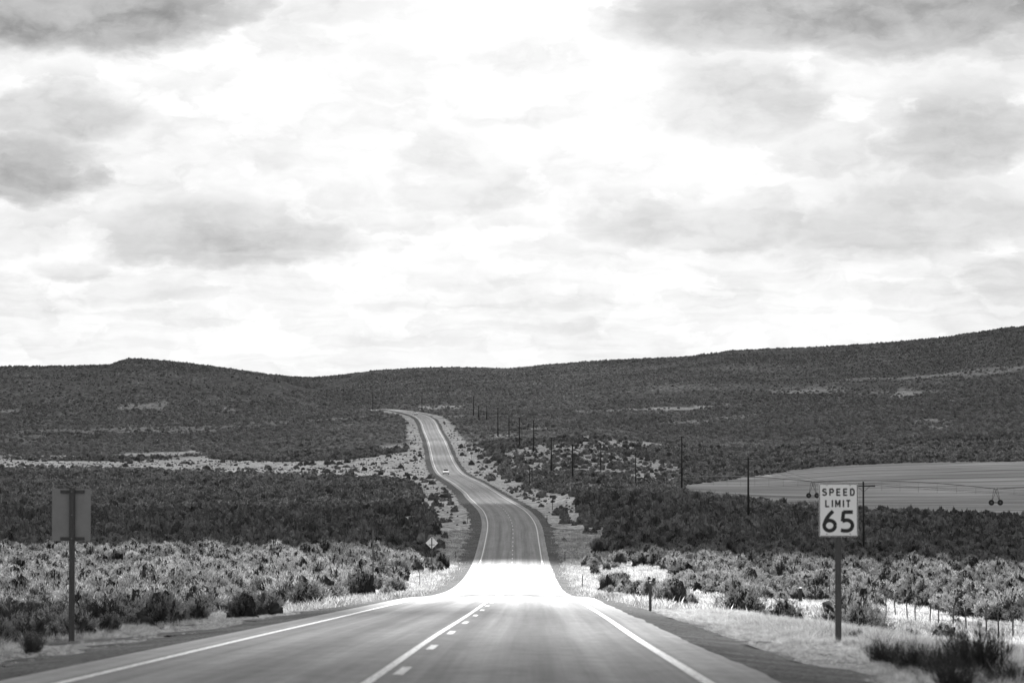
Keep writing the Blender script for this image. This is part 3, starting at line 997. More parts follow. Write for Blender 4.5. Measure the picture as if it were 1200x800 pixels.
def scatter(name, meshes, X, Y, scale, label, cat, zoff=0.0):
    """one 'stuff' object carrying instances of the given plants"""
    col = bpy.data.collections.new(name + '_plants')
    for me in meshes:
        o = bpy.data.objects.new(me.name, me)
        col.objects.link(o)
    Z = height(X, Y) + zoff
    me = bpy.data.meshes.new(name)
    me.vertices.add(len(X))
    me.vertices.foreach_set('co', np.stack([X, Y, Z], 1).astype(np.float32).ravel())
    set_attr(me, 'size', scale)
    set_attr(me, 'turn', rng.random(len(X)) * 6.283)
    set_attr(me, 'squash', 0.75 + 0.5 * rng.random(len(X)))
    o = mobj(name, me)
    tag(o, label, cat, kind='stuff')
    ng = bpy.data.node_groups.new(name + '_nodes', 'GeometryNodeTree')
    ng.interface.new_socket('Geometry', in_out='INPUT', socket_type='NodeSocketGeometry')
    ng.interface.new_socket('Geometry', in_out='OUTPUT', socket_type='NodeSocketGeometry')
    n = ng.nodes; l = ng.links
    gi = n.new('NodeGroupInput'); go = n.new('NodeGroupOutput')
    ci = n.new('GeometryNodeCollectionInfo')
    ci.inputs['Collection'].default_value = col
    ci.inputs['Separate Children'].default_value = True
    ci.inputs['Reset Children'].default_value = True
    ip = n.new('GeometryNodeInstanceOnPoints')
    ip.inputs['Pick Instance'].default_value = True
    ri = n.new('FunctionNodeRandomValue'); ri.data_type = 'INT'
    ri.inputs[4].default_value = 0; ri.inputs[5].default_value = len(meshes) - 1
    def attr(nm):
        a = n.new('GeometryNodeInputNamedAttribute'); a.data_type = 'FLOAT'
        a.inputs['Name'].default_value = nm
        return a.outputs[0]
    cx = n.new('ShaderNodeCombineXYZ'); l.new(attr('turn'), cx.inputs[2])
    sx = n.new('ShaderNodeCombineXYZ')
    mm = n.new('ShaderNodeMath'); mm.operation = 'MULTIPLY'
    sa = attr('size'); l.new(sa, mm.inputs[0]); l.new(attr('squash'), mm.inputs[1])
    l.new(sa, sx.inputs[0]); l.new(sa, sx.inputs[1]); l.new(mm.outputs[0], sx.inputs[2])
    l.new(gi.outputs[0], ip.inputs['Points'])
    l.new(ci.outputs[0], ip.inputs['Instance'])
    l.new(ri.outputs[2], ip.inputs['Instance Index'])
    l.new(cx.outputs[0], ip.inputs['Rotation'])
    l.new(sx.outputs[0], ip.inputs['Scale'])
    l.new(ip.outputs[0], go.inputs[0])
    md = o.modifiers.new('plants', 'NODES')
    md.node_group = ng
    return o


def wedge(n, z0, z1, power=2.0, half=720.0):
    """random ground points in front; power 2 = even per area, 1 = thinning with distance"""
    u = rng.random(n)
    if power == 2.0: Y = np.sqrt(z0 ** 2 + u * (z1 ** 2 - z0 ** 2))
    else: Y = (z0 ** power + u * (z1 ** power - z0 ** power)) ** (1 / power)
    X = (rng.random(n) * 2 - 1) * half / F * Y
    return X, Y


EXCL = []       # (x, y, radius) kept clear for objects


def shrub_ok(X, Y, thin=0.0):
    Z = height(X, Y)
    pale = pale_at(X, Y, Z)
    px, py = px_of(X, Y, Z)
    fld = inpoly(px, py, patches[11][0]) & (Y > 600)
    cl = fbm(X, Y, 9.0, 3, seed=11.0)
    dens = np.clip(0.92 + 1.1 * cl, 0.25, 1.0)
    dens = dens * (1 - pale) ** 2.2 + 0.05 * (pale > 0.5) * (fbm(X, Y, 16.0, 2, seed=41.0) > 0.12)
    near = sst(Y, 100, 116)
    left_near = (X < -10.8) * 0.35 * (Y > 70)
    dens = dens * np.where(X < 0, np.maximum(near, left_near), near)
    # thinner between the verge and the wire fence
    dens = np.where((X > 12) & (X < 30) & (Y < 262), dens * np.where(X < 25, 0.05, 0.35), dens)
    dens = np.where((np.abs(X - 26) < 1.4) & (Y < 420), 0, dens)
    dens = np.where((X > 21) & (X < 26) & (Y > 200) & (Y < 330), dens * 0.4, dens)
    edge = inpoly(px, py, [(900, 584), (1300, 606), (1300, 616), (900, 592)]) & (Y > 450)
    dens = np.where(edge, dens * 0.05, dens)
    dens = np.where(fld, 0.0, dens)
    keep = (rng.random(len(X)) < dens) & (np.abs(road_d(X, Y)) > 7.6)
    for (ex, ey, er) in EXCL:
        keep &= (X - ex) ** 2 + (Y - ey) ** 2 > er * er
    return keep


sign_base = ground(983, 753)
back_base = ground(83, 751)
EXCL += [(sign_base.x, sign_base.y, 1.3), (back_base.x, back_base.y, 1.3)]
# keep the sight line to the near signs' posts open
for s_ in (sign_base, back_base):
    for q in (0.97, 0.94, 0.91):
        EXCL.append((s_.x * q, s_.y * q, 1.2))

for (ppx, ppy, er) in ((348, 709, 1.3), (437, 697, 1.1), (492, 688, 1.0), (506, 670, 1.2), (762, 716.5, 1.5), (682.5, 690.5, 1.4), (662, 658, 1.4), (938, 708, 1.2), (533.5, 656, 1.2), (641, 611.5, 1.3), (548, 613, 1.3), (647.5, 597.5, 1.5), (622, 568, 2.0)):
    gq = ground(ppx, ppy)
    for q in (1.0, 0.99, 0.98, 0.97, 0.96, 0.95):
        EXCL.append((gq.x * q, gq.y * q, er))

# --- the shrubs one can pick out singly
def place_shrub(mesh, x, y, s, label, cat, group, name='sagebrush', sq=1.0):
    o = mobj(name, mesh)
    o.location = on_ground(x, y) - Vector((0, 0, 0.03))
    o.rotation_euler = (0, 0, random.random() * 6.28)
    o.scale = (s, s, s * sq)
    tag(o, label, cat, group)
    return o


special = [
    (1006, 752, 14, 'low grey brush right beside the foot of the speed limit sign post'),
    (1036, 782, 30, 'soft-edged dark rabbitbrush just right of the speed limit sign post'),
    (1070, 790, 34, 'broad dark rabbitbrush beside the shoulder between the sign and the tallest dark shrub'),
    (1102, 796, 36, 'low dark rabbitbrush left of the tallest dark shrub at lower right'),
    (1144, 800, 58, 'tallest dark rabbitbrush at lower right, below the wire fence'),
    (1120, 812, 38, 'dark rabbitbrush at the bottom edge below the tallest dark shrub'),
    (1182, 812, 34, 'dark rabbitbrush in the bottom right corner of the verge'),
]
for (px, py, hp, lab) in special:
    g = ground(px, py)
    s = hp * g.y / F / 1.05
    place_shrub(DK[random.randrange(4)], g.x, g.y, s * 1.2, lab, 'shrub', 'dark rabbitbrush on the right verge', 'rabbitbrush', 0.85)
    EXCL.append((g.x, g.y, 0.6))
left_dark = [(20, 752, 38, 'large dark rabbitbrush at the left edge of the photo'), (50, 742, 36, 'dark rabbitbrush behind the left sign post, at its left'),
             (120, 742, 34, 'dark rabbitbrush just right of the left sign post'), (38, 766, 22, 'low dark tuft of brush on the left gravel edge')]
for (px, py, hp, lab) in left_dark:
    g = ground(px, py)
    s = hp * g.y / F / 1.05
    place_shrub(DK[random.randrange(4)], g.x, g.y, s * 1.2, lab, 'shrub', 'dark rabbitbrush on the left verge', 'rabbitbrush', 0.9)
    EXCL.append((g.x, g.y, 0.6))

NX, NY = wedge(66000, 62, 420, 2.0, 1080.0)
kp = shrub_ok(NX, NY)
NX, NY = NX[kp], NY[kp]
def thin(X, Y, dm):
    """drop points so that crowns touch but do not pile up"""
    cell = {}
    keep = []
    d2 = dm * dm
    xs, ys = X.tolist(), Y.tolist()
    for i in np.argsort(Y).tolist():
        x, y = xs[i], ys[i]
        kx, ky = int(x // dm), int(y // dm)
        ok = True
        for a in (-1, 0, 1):
            for b in (-1, 0, 1):
                for (u, v) in cell.get((kx + a, ky + b), ()):
                    if (x - u) ** 2 + (y - v) ** 2 < d2:
                        ok = False
        if ok:
            cell.setdefault((kx, ky), []).append((x, y))
            keep.append(i)
    return X[keep], Y[keep]


NX, NY = thin(NX, NY, 1.6)
NS = 0.75 + 1.0 * rng.random(len(NX)) ** 1.3
NS = np.where((NX < 0) & (NY < 135), NS * 0.62, NS)
NS = np.where((NX > 12) & (NX < 30) & (NY < 262), NS * 0.6, NS)
NPX, _ = px_of(NX, NY, height(NX, NY))
infr = (NPX > -10) & (NPX < 1210)
ind = np.nonzero(infr)[0][:290]
for q in ind:
    left = NX[q] < 0
    tone_ = 'grey sagebrush in cloud shade' if NY[q] < (132 if left else 80) else 'pale sagebrush in the sunlit band'
    if left:
        wh = next(w for lim, w in ((83, 'left of the sign seen from behind'), (215, 'just right of the sign seen from behind'), (348, 'left of the pale-topped marker post'),
                                   (437, 'between the pale-topped marker post and the tall bare post'), (9999, 'between the tall bare post and the road')) if NPX[q] < lim)
    else:
        wh = next(w for lim, w in ((800, 'behind the tallest marker post'), (983, 'left of the speed limit sign'), (1060, 'just right of the speed limit sign'),
                                   (1120, 'around the middle of the wire fence'), (9999, 'at the right end of the wire fence')) if NPX[q] < lim)
    lab = tone_ + ' ' + wh
    place_shrub(HI[q % 5], NX[q], NY[q], NS[q], lab, 'shrub', ('sagebrush left of the road' if left else 'sagebrush right of the road'))
rest = np.ones(len(NX), bool); rest[ind] = False
scatter('sagebrush_cover', HI, NX[rest], NY[rest], NS[rest], 'pale sagebrush covering the sunlit ground either side of the road', 'sagebrush', -0.03)

MX, MY = wedge(32000, 420, 640, 2.0, 950.0); kp = shrub_ok(MX, MY)
MX, MY = thin(MX[kp], MY[kp], 1.45)
scatter('sagebrush_field', MID, MX, MY, 0.65 + 1.0 * rng.random(len(MX)) ** 1.8, 'dark dense sagebrush on the valley floor', 'sagebrush', -0.03)
MX, MY = wedge(98000, 640, 1400, 1.5, 900.0); kp = shrub_ok(MX, MY)
MX, MY = thin(MX[kp], MY[kp], 1.8)
scatter('valley_brush', LO, MX, MY, 0.65 + 0.95 * rng.random(len(MX)) ** 1.6, 'dark brush across the far side of the valley', 'brush', -0.03)
MX, MY = wedge(235000, 1400, 4200, 0.8, 880.0); kp = shrub_ok(MX, MY)
bigp = fbm(MX, MY, 210.0, 5, seed=61.0)
kp &= rng.random(len(MX)) < np.clip(0.80 + 1.2 * bigp, 0.25, 1)
scatter('hill_brush', HB, MX[kp], MY[kp], 0.5 + 0.95 * rng.random(kp.sum()) ** 2.0, 'dark brush speckling the distant hills', 'brush', -0.05)

MX, MY = wedge(42000, 430, 1700, 1.6)
mz = height(MX, MY); mp = pale_at(MX, MY, mz); mpx, mpy = px_of(MX, MY, mz)
kp = (mp > 0.4) & (np.abs(road_d(MX, MY)) > 7.0) & ~(inpoly(mpx, mpy, patches[11][0]) & (MY > 600)) & (rng.random(len(MX)) < np.clip(0.35 + 0.9 * fbm(MX, MY, 20.0, 3, seed=71.0), 0, 1))
scatter('low_plants', LO, MX[kp], MY[kp], 0.22 + 0.35 * rng.random(kp.sum()) ** 2, 'low scattered plants on the pale ground', 'brush', -0.02)

# --- dry grass on the verges
def grass_ok(X, Y, need):
    Z = height(X, Y)
    pale = pale_at(X, Y, Z)
    d = np.abs(road_d(X, Y))
    dens = np.clip(pale + 0.15 + 0.8 * fbm(X, Y, 3.0, 3, seed=21.0), 0, 1)
    px, py = px_of(X, Y, Z)
    for (ex, ey, er) in EXCL[:8]:
        dens = np.where((X - ex) ** 2 + (Y - ey) ** 2 < (er * 0.75) ** 2, dens * 0.2, dens)
    bare = inpoly(px, py, patches[26][0]) | inpoly(px, py, patches[27][0])
    return (d + 0.9 * fbm(X, Y, 1.6, 3, seed=31.0) > np.where(X < 0, 6.3, 5.9)) & (rng.random(len(X)) < dens * need) & ~bare


GX, GY = wedge(210000, 22, 125, 1.6, 1000.0); k1 = grass_ok(GX, GY, 1.0)
gd = np.abs(road_d(GX[k1], GY[k1]))
gpx, _g = px_of(GX[k1], GY[k1], height(GX[k1], GY[k1]))
short = np.where((np.abs(gpx - 983) < 34) & (GY[k1] < 80), 0.4, 1.0)
scatter('dry_grass', GR, GX[k1], GY[k1], short * (0.35 + 0.75 * rng.random(k1.sum())) * np.where(GX[k1] < 0, 0.18 + 0.6 * sst(gd, 7.4, 11), 0.22 + 0.75 * sst(gd, 6.4, 9.0)), 'dry grass on the verges near the signs', 'grass', -0.01)
GX, GY = wedge(110000, 125, 480, 1.6); k1 = grass_ok(GX, GY, 0.45)
scatter('verge_grass', GRF, GX[k1], GY[k1], 0.5 + 0.7 * rng.random(k1.sum()), 'bright dry grass along the road further down', 'grass', -0.01)


# ------------------------------------------------------------------ lettering built from strokes
def stroke_mesh(mb, pts, w, y0, y1):
    """thick polyline in xz, extruded y0..y1 (one closed ribbon)"""
    P = [Vector((p[0], p[1])) for p in pts]
    L = []; Rr = []
    n = len(P)
    for i in range(n):
        if i == 0: t = (P[1] - P[0]).normalized(); sc = 1
        elif i == n - 1: t = (P[-1] - P[-2]).normalized(); sc = 1
        else:
            a = (P[i] - P[i - 1]).normalized(); b = (P[i + 1] - P[i]).normalized()
            t = (a + b).normalized()
            sc = 1 / max(0.5, t.dot(a))
        nrm = Vector((-t.y, t.x)) * (w / 2 * sc)
        L.append(P[i] + nrm); Rr.append(P[i] - nrm)
    for i in range(n - 1):
        mb.prism([L[i], L[i + 1], Rr[i + 1], Rr[i]], y0, y1)


def arc(cx, cy, rx, ry, a0, a1, n=12):
    return [(cx + rx * math.cos(R(a0 + (a1 - a0) * i / n)), cy + ry * math.sin(R(a0 + (a1 - a0) * i / n))) for i in range(n + 1)]


def glyph(ch):
    """strokes in a unit box: width ~0.62, height 1 (stroke centres inset)"""
    W, i = 0.56, 0.08
    r = W - i
    if ch == 'S':
        return [arc(0.32, 0.735, 0.23, 0.19, 15, 270, 14)[0:] + arc(0.32, 0.31, 0.25, 0.235, 90, -165, 14)]
    if ch == 'P':
        return [[(i, 0), (i, 1)], [(i, 0.92), (0.34, 0.92)] + arc(0.34, 0.69, 0.21, 0.23, 90, -90, 10) + [(i, 0.46)]]
    if ch == 'E':
        return [[(i, 0), (i, 1)], [(i, 0.92), (W, 0.92)], [(i, 0.51), (W - 0.06, 0.51)], [(i, 0.08), (W, 0.08)]]
    if ch == 'D':
        return [[(i, 0), (i, 1)], [(i, 0.92), (0.28, 0.92)] + arc(0.28, 0.62, 0.27, 0.30, 90, 0, 8) + arc(0.28, 0.38, 0.27, 0.30, 0, -90, 8) + [(i, 0.08)]]
    if ch == 'L':
        return [[(i, 0), (i, 1)], [(i, 0.08), (W - 0.02, 0.08)]]
    if ch == 'I':
        return [[(i, 0), (i, 1)]]
    if ch == 'M':
        return [[(i, 0), (i, 1)], [(0.66, 0), (0.66, 1)], [(i + 0.01, 0.95), (0.37, 0.30), (0.65, 0.95)]]
    if ch == 'T':
        return [[(0.29, 0), (0.29, 1)], [(0.0, 0.92), (0.58, 0.92)]]
    if ch == '6':
        return [[(0.50, 0.97), (0.36, 0.84), (0.22, 0.66), (0.125, 0.47), (0.085, 0.33)], arc(0.34, 0.31, 0.255, 0.235, 0, 360, 24)]
    if ch == '5':
        return [[(0.62, 0.925), (0.17, 0.925)], [(0.19, 0.95), (0.135, 0.50)],
                [(0.125, 0.505)] + arc(0.33, 0.315, 0.265, 0.245, 118, -90, 18) + [(0.20, 0.072), (0.06, 0.10)]]


def write(root_part, text, x0, z0, h, adv, sw, name, y):
    x = x0
    for ch in text:
        mb = MB()
        q = 0
        for st in glyph(ch):
            stroke_mesh(mb, [(p[0] * h, p[1] * h) for p in st], sw * h, -0.0012 - 0.0004 * q, 0.0)
            q += 1
        o = mb.build(name, M['signblack'], root_part)
        o.location = (x, y, z0)
        x += adv[ch] * h


# ------------------------------------------------------------------ speed limit sign
def rounded(w, h, r, n=5):
    pts = []
    for cx, cy, a in ((w / 2 - r, h / 2 - r, 0), (-w / 2 + r, h / 2 - r, 90), (-w / 2 + r, -h / 2 + r, 180), (w / 2 - r, -h / 2 + r, 270)):
        pts += arc(cx, cy, r, r, a, a + 90, n)
    return pts


pxm = F / sign_base.y
SW, SH = 0.905, 1.22
t = empty('speed_limit_sign', sign_base, R(5))
tag(t, 'white SPEED LIMIT 65 sign on a wooden post in the right verge grass', 'road sign')
low = 124 / pxm
MB().box((0.0, 0.06, (low + SH * 0.9) / 2 - 0.25), (0.135, 0.09, low + SH * 0.9 + 0.5), bev=0.01).build('post', M['wood'], t)
pan = MB().prism([(p[0], p[1] + low + SH / 2) for p in rounded(SW, SH, 0.045)], -0.003, 0.003).build('sign_panel', M['signface'], t)
rim = MB()
z0, w_, h_, bw_ = low + SH / 2, SW - 0.03, SH - 0.03, 0.016
for (cx, cz, sx, sz) in ((0, h_ / 2, w_ - 0.03, bw_), (0, -h_ / 2, w_ - 0.03, bw_), (w_ / 2, 0, bw_, h_ - 0.03), (-w_ / 2, 0, bw_, h_ - 0.03)):
    rim.box((cx, -0.0045, z0 + cz), (sx, 0.0015, sz))
rim.build('border', M['signblack'], t)
bolts = MB()
for bx_, bz_ in ((-0.27, 0.06), (0.27, 0.06), (0.27, SH - 0.045), (-0.27, SH - 0.045)):
    bolts.tube((bx_, -0.004, low + bz_), (bx_, -0.012, low + bz_), 0.012, seg=8)
bolts.build('bolt_heads', M['darksteel'], t)['kind'] = 'stuff'
h1 = 0.165
advS = {'S': 0.74, 'P': 0.72, 'E': 0.71, 'D': 0.75}
tw = (0.74 + 0.72 + 0.71 * 2 + 0.60) * h1 * 1.28
write(t, 'SPEED', -0.375, low + SH - 0.285, h1, {k: v * 1.36 for k, v in advS.items()}, 0.215, 'letter', -0.0032)
write(t, 'LIMIT', -0.305, low + SH - 0.545, h1, {'L': 0.92, 'I': 0.47, 'M': 1.08, 'T': 0.8}, 0.215, 'letter', -0.0032)
h2 = 0.50
write(t, '65', -0.375, low + 0.10, h2, {'6': 0.80, '5': 0.7}, 0.172, 'numeral', -0.0032)

# ------------------------------------------------------------------ rectangular sign seen from behind
pb = F / back_base.y
t = empty('sign_seen_from_behind', back_base, R(-4))
tag(t, 'blank grey back of a rectangular sign on a wooden post, left verge', 'road sign')
low = 117 / pb
BW_, BH_ = 46 / pb, 61 / pb
MB().box((0.03, -0.05, (low + BH_) / 2 - 0.22), (0.135, 0.09, low + BH_ + 0.48), bev=0.01).build('post', M['wood'], t)
MB().prism([(p[0], p[1] + low + BH_ / 2) for p in rounded(BW_, BH_, 0.045)], 0.0, 0.006).build('sign_panel', M['signback'], t)
for zz in (0.06, BH_ - 0.07):
    MB().box((0.03, -0.018, low + zz), (0.60, 0.034, 0.075), bev=0.004).build('bracket', M['darksteel'], t)
bb = MB()
for zz in (0.06, BH_ - 0.07, BH_ / 2):
    bb.tube((0.03, -0.095, low + zz), (0.03, -0.115, low + zz), 0.018, seg=8)
bb.build('bolt_heads', M['steel'], t)['kind'] = 'stuff'

# ------------------------------------------------------------------ diamond sign seen from behind
g = ground(506, 670)
pp = F / g.y
t = empty('diamond_sign', g, R(-2))
tag(t, 'bright back of a diamond warning sign on a post, left of the road dip', 'road sign')
cz = (670 - 636) / pp
dd = 7.3 / pp
MB().box((0, -0.03, cz / 2 + dd / 2 - 0.2), (0.10, 0.06, cz + dd + 0.2), bev=0.006).build('post', M['darksteel'], t)
MB().prism([(0, cz - dd), (dd, cz), (0, cz + dd), (-dd, cz)], 0.004, 0.012).build('sign_panel', M['diamondback'], t)
MB().box((0, -0.008, cz - dd * 0.3), (dd * 0.95, 0.02, 0.07)).build('crossbar', M['darksteel'], t)


# ------------------------------------------------------------------ roadside posts
def marker(px, base, top, lab, group='delineator posts along the road', w=0.075, cap=True):
    g = ground(px, base)
    h = (base - top) * g.y / F
    t = empty('marker_post', g, 0)
    tag(t, lab, 'marker post', group)
    MB().box((0, 0, h / 2 - 0.1), (w, w * 0.6, h + 0.2), bev=0.006).build('post', M['darksteel'], t)
    if cap:
        MB().tube((0, -w * 0.30, h - 0.07), (0, -w * 0.30 - 0.012, h - 0.07), 0.034, seg=12).build('reflector', M['reflector'], t)
        MB().box((0, 0, h + 0.012), (w * 1.08, w * 0.7, 0.024)).build('post_cap', M['reflector'], t)
    return t


marker(762, 716.5, 680, 'tallest dark marker post on the right verge, pale-topped, nearest the camera', w=0.10)
marker(682.5, 690.5, 672.5, 'dark marker post right of the road at the sunlit crest')
marker(662, 658, 645, 'short marker post right of the road where the sunlight ends')
marker(641, 611.5, 603, 'small marker post right of the road beyond the sunlit stretch', cap=False)
marker(548, 613, 605.5, 'small marker post on the inside of the bend, left of the road', cap=False)
marker(533.5, 656, 646, 'short marker post left of the road at the edge of the sunlight', cap=False)
marker(348, 709, 676, 'pale-topped marker post among the sagebrush left of the road', w=0.09)

g = ground(437, 697)
h = 75 * g.y / F
t = empty('tall_post', g)
tag(t, 'tall bare wooden post standing at the left edge of the shoulder', 'post')
MB().tube((0, 0, -0.3), (0, 0, h), 0.065, 0.055, seg=10).build('shaft', M['wood'], t, smooth=True)
MB().tube((0, 0, h), (0, 0, h + 0.03), 0.062, 0.045, seg=10).build('post_top', M['wood'], t)

g = ground(492, 688)
u_ = g.y / F
t = empty('bent_post', g)
tag(t, 'bent thin metal post leaning left at its top, left of the road', 'post')
MB().tube((0, 0, -0.2), (0, 0, 17 * u_), 0.03, seg=8).build('upright', M['darksteel'], t)
MB().tube((0, 0, 17 * u_), (-6.5 * u_, 0, 27 * u_), 0.028, seg=8).build('bent_arm', M['darksteel'], t)
MB().box((-2 * u_, 0, 13 * u_), (4.5 * u_, 0.03, 0.05)).build('stub', M['darksteel'], t)


def small_sign(px, base, top, wpx, hpx, lab, mat, tilt=0.0, two=False):
    g = ground(px, base)
    u = g.y / F
    t = empty('distant_sign', g, tilt)
    tag(t, lab, 'road sign')
    H_ = (base - top) * u
    for dx in ((-0.36 * wpx * u, 0.36 * wpx * u) if two else (0,)):
        MB().box((dx, 0.04, H_ / 2 - 0.1), (0.11, 0.08, H_ + 0.2)).build('post', M['pole'], t)
    MB().prism([(p[0], p[1] + H_ - hpx * u / 2) for p in rounded(wpx * u, hpx * u, 0.05)], -0.02, -0.006).build('sign_panel', mat, t)
    MB().box((0, -0.002, H_ - hpx * u / 2), (wpx * u * 0.8, 0.012, 0.05)).build('bracket', M['darksteel'], t)
    return t


small_sign(647.5, 597.5, 580, 7, 3.5, 'small dark sign on a post right of the road beyond the dip', M['darksteel'])
small_sign(507.5, 571, 556, 3.0, 3.5, 'thin post with a small dark plate left of the road, below the car', M['signback'])
small_sign(471.5, 559, 552, 5.5, 4.0, 'small pale board on two posts left of the road near the car', M['diamondback'], two=True)
small_sign(552.6, 537.5, 529.5, 3.0, 2.5, 'tiny dark sign right of the road above the car', M['darksteel'])
g = ground(622, 568)
u_ = g.y / F
t = empty('twin_posts', g)
tag(t, 'pair of tall wooden posts side by side, right of the road below the utility poles', 'posts')
for dx in (-1.4, 1.4):
    MB().tube((dx * u_, 0, -0.3), (dx * u_, 0, 20 * u_), 0.11, 0.09, seg=8).build('post', M['pole'], t)
MB().box((1.4 * u_, -0.1, 19.2 * u_), (0.5, 0.25, 0.4), bev=0.03).build('junction_box', M['darksteel'], t)


# ------------------------------------------------------------------ utility poles
def wire_mesh(pts, r=0.016):
    V = []; Fq = []
    for i, p in enumerate(pts):
        V += [p + Vector((r, 0, -r * .6)), p + Vector((-r, 0, -r * .6)), p + Vector((0, 0, r))]
        if i:
            a, b = 3 * (i - 1), 3 * i
            for j in range(3):
                Fq.append([a + j, a + (j + 1) % 3, b + (j + 1) % 3, b + j])
    return np_mesh('wire', [tuple(v) for v in V], Fq, M['wire'])


def pole(px, base, top, lab, arm=0.0, zfix=None, yawd=0.0, rad=0.18):
    g = ground(px, base)
    if zfix: g = on_ground((px - 600) / F * zfix, zfix)
    u = g.y / F
    ytop = -(top - YH) * u
    H_ = ytop - g.z
    t = empty('utility_pole', g, R(yawd))
    tag(t, lab, 'utility pole', 'utility poles crossing the valley')
    MB().tube((0, 0, -0.5), (0, 0, H_), rad * 1.15, rad * 0.8, seg=10).build('shaft', M['pole'], t, smooth=True)
    a = arm if arm else 0.75
    za = H_ - 0.55 if arm else H_ - 0.25
    MB().box((0, -rad - 0.03, za), (2 * a, 0.11, 0.14)).build('crossarm', M['pole'], t)
    for s in ((-1, 1) if not arm else (-1, 1)):
        ins = MB()
        ins.tube((s * (a - 0.08), -rad - 0.03, za + 0.07), (s * (a - 0.08), -rad - 0.03, za + 0.34), 0.07, 0.045, seg=8)
        ins.build('insulator', M['porcelain'], t)
    if arm:
        for s in (-1, 1):
            MB().tube((s * 0.75, -rad - 0.04, za - 0.06), (0, -rad - 0.04, za - 0.75), 0.025, seg=6).build('brace', M['darksteel'], t)
        MB().tube((0, 0, H_), (0, 0, H_ + 0.3), 0.06, 0.04, seg=8).build('insulator', M['porcelain'], t)
    tops = [g + Vector((s * (a - 0.08), -rad - 0.03, za + 0.34)) for s in (-1, 1)]
    return t, tops, H_


PL = []
PL.append(pole(1012, 651, 564, 'utility pole with a wide crossarm just right of the speed limit sign', arm=1.45, rad=0.13))
PL.append(pole(877, 613, 536, 'utility pole between the tallest pole and the speed limit sign'))
PL.append(pole(799, 579, 511, 'tallest looking utility pole, at the back edge of the right dark sagebrush'))
PL.append(pole(745, 572, 530, 'utility pole on the pale ground left of the tallest pole', rad=0.12))
PB = []
PB.append(pole(704, 557, 520, 'thin utility pole halfway between the road and the tallest pole', rad=0.13))
PB.append(pole(671, 562.5, 520, 'dark utility pole at the upper left corner of the right sagebrush', rad=0.22))
PB.append(pole(646, 552, 512, 'utility pole rising above the pair of twin posts, at their right', rad=0.23))
PB.append(pole(625.4, 529, 492, 'utility pole directly above the twin posts', rad=0.23))
PB.append(pole(608.7, 524, 489, 'utility pole standing in dark brush below two pale patches', rad=0.23))
PB.append(pole(596.5, 512.5, 486, 'short utility pole standing in the pale patch, the right one of two', rad=0.22))
PB.append(pole(583.5, 511, 477.5, 'tall utility pole standing in the pale patch, the left one of two', rad=0.27))
PB.append(pole(570.5, 492, 475, 'small distant utility pole, third right of the far bend', rad=0.27))
PB.append(pole(561, 492, 475, 'small distant utility pole, second right of the far bend', rad=0.27))
PB.append(pole(555, 487, 464, 'distant utility pole nearest the far bend on its right', rad=0.27))
PB.append(pole(494.5, 481.5, 460, 'distant utility pole directly above the top of the road', rad=0.22))
PB.append(pole(437, 480, 459, 'distant utility pole left of where the road disappears', rad=0.22))


def span(A, B, sag):
    for i in (0, 1):
        a, b = A[i], B[i]
        pts = []
        for k in range(15):
            f = k / 14
            p = a.lerp(b, f)
            p.z -= sag * 4 * f * (1 - f)
            pts.append(p)
        o = mobj('wire', wire_mesh(pts))
        yield o


line1 = [p for p in PL]
wn = 0
ext = [Vector((on_ground(98, 372).x, 372, on_ground(98, 372).z + 9.0))]
for A, B in zip(line1[:-1], line1[1:]):
    for o in span(A[1], B[1], 1.3):
        tag(o, 'thin wire strung between the right-hand utility poles', 'wire', 'overhead wires')
for q in (0, 1):
    a = PL[0][1][q]
    b = Vector((a.x + 70, a.y - 70, a.z + 0.5))
    pts = []
    for k in range(15):
        p = a.lerp(b, k / 14); p.z -= 1.6 * 4 * (k / 14) * (1 - k / 14); pts.append(p)
    tag(mobj('wire', wire_mesh(pts)), 'thin wire running right from the crossarm pole out of the photo', 'wire', 'overhead wires to the right')

# ------------------------------------------------------------------ wire fence on the right
fx = 26.0
fpx = [1188, 1169, 1153, 1132, 1116.5, 1100, 1087, 1073, 1061, 1050, 1038.5, 1027, 1015, 1005, 995, 984, 972, 961, 947.5, 928, 915]
t = empty('wire_fence', on_ground(fx, 168))
tag(t, 'wire fence of thin dark steel posts crossing the sagebrush at right', 'fence')
base0 = t.location.copy()
fp = MB().box((0, 0, 0.62), (0.075, 0.035, 1.50)).box((0, -0.024, 0.62), (0.02, 0.014, 1.46)).build('fence_post', M['darksteel'], mesh_only=True)
tops = []
ext_posts = [fx / 0.166, fx / 0.161] + [fx * F / (p - 600) for p in fpx]
for yy in ext_posts:
    xx = fx + random.uniform(-0.1, 0.1)
    g = on_ground(xx, yy)
    o = mobj('fence_post', fp, t, g - base0)
    o.rotation_euler = (random.uniform(-.05, .05), random.uniform(-.07, .07), random.uniform(-.3, .3))
    sc_ = random.uniform(0.92, 1.08)
    o.scale = (1, 1, sc_)
    tops.append(g)
for hh in (0.45, 0.8, 1.15):
    pts = [p + Vector((0, 0, hh + random.uniform(-.03, .03))) - base0 for p in tops]
    me = wire_mesh(pts, 0.006)
    mobj('fence_wire', me, t)
g = on_ground((938 - 600) / F * 285, 285)
g = ground(938, 708)
u_ = g.y / F
t = empty('fence_gate_post', g)
tag(t, 'thick dark wooden fence post left of the speed limit sign', 'post')
MB().tube((0, 0, -0.3), (0, 0, 19 * u_), 0.15, 0.14, seg=10).build('shaft', M['pole'], t)
MB().tube((0, 0, 19 * u_), (0, 0, 19 * u_ + 0.08), 0.15, 0.10, seg=10).build('post_top', M['reflector'], t)


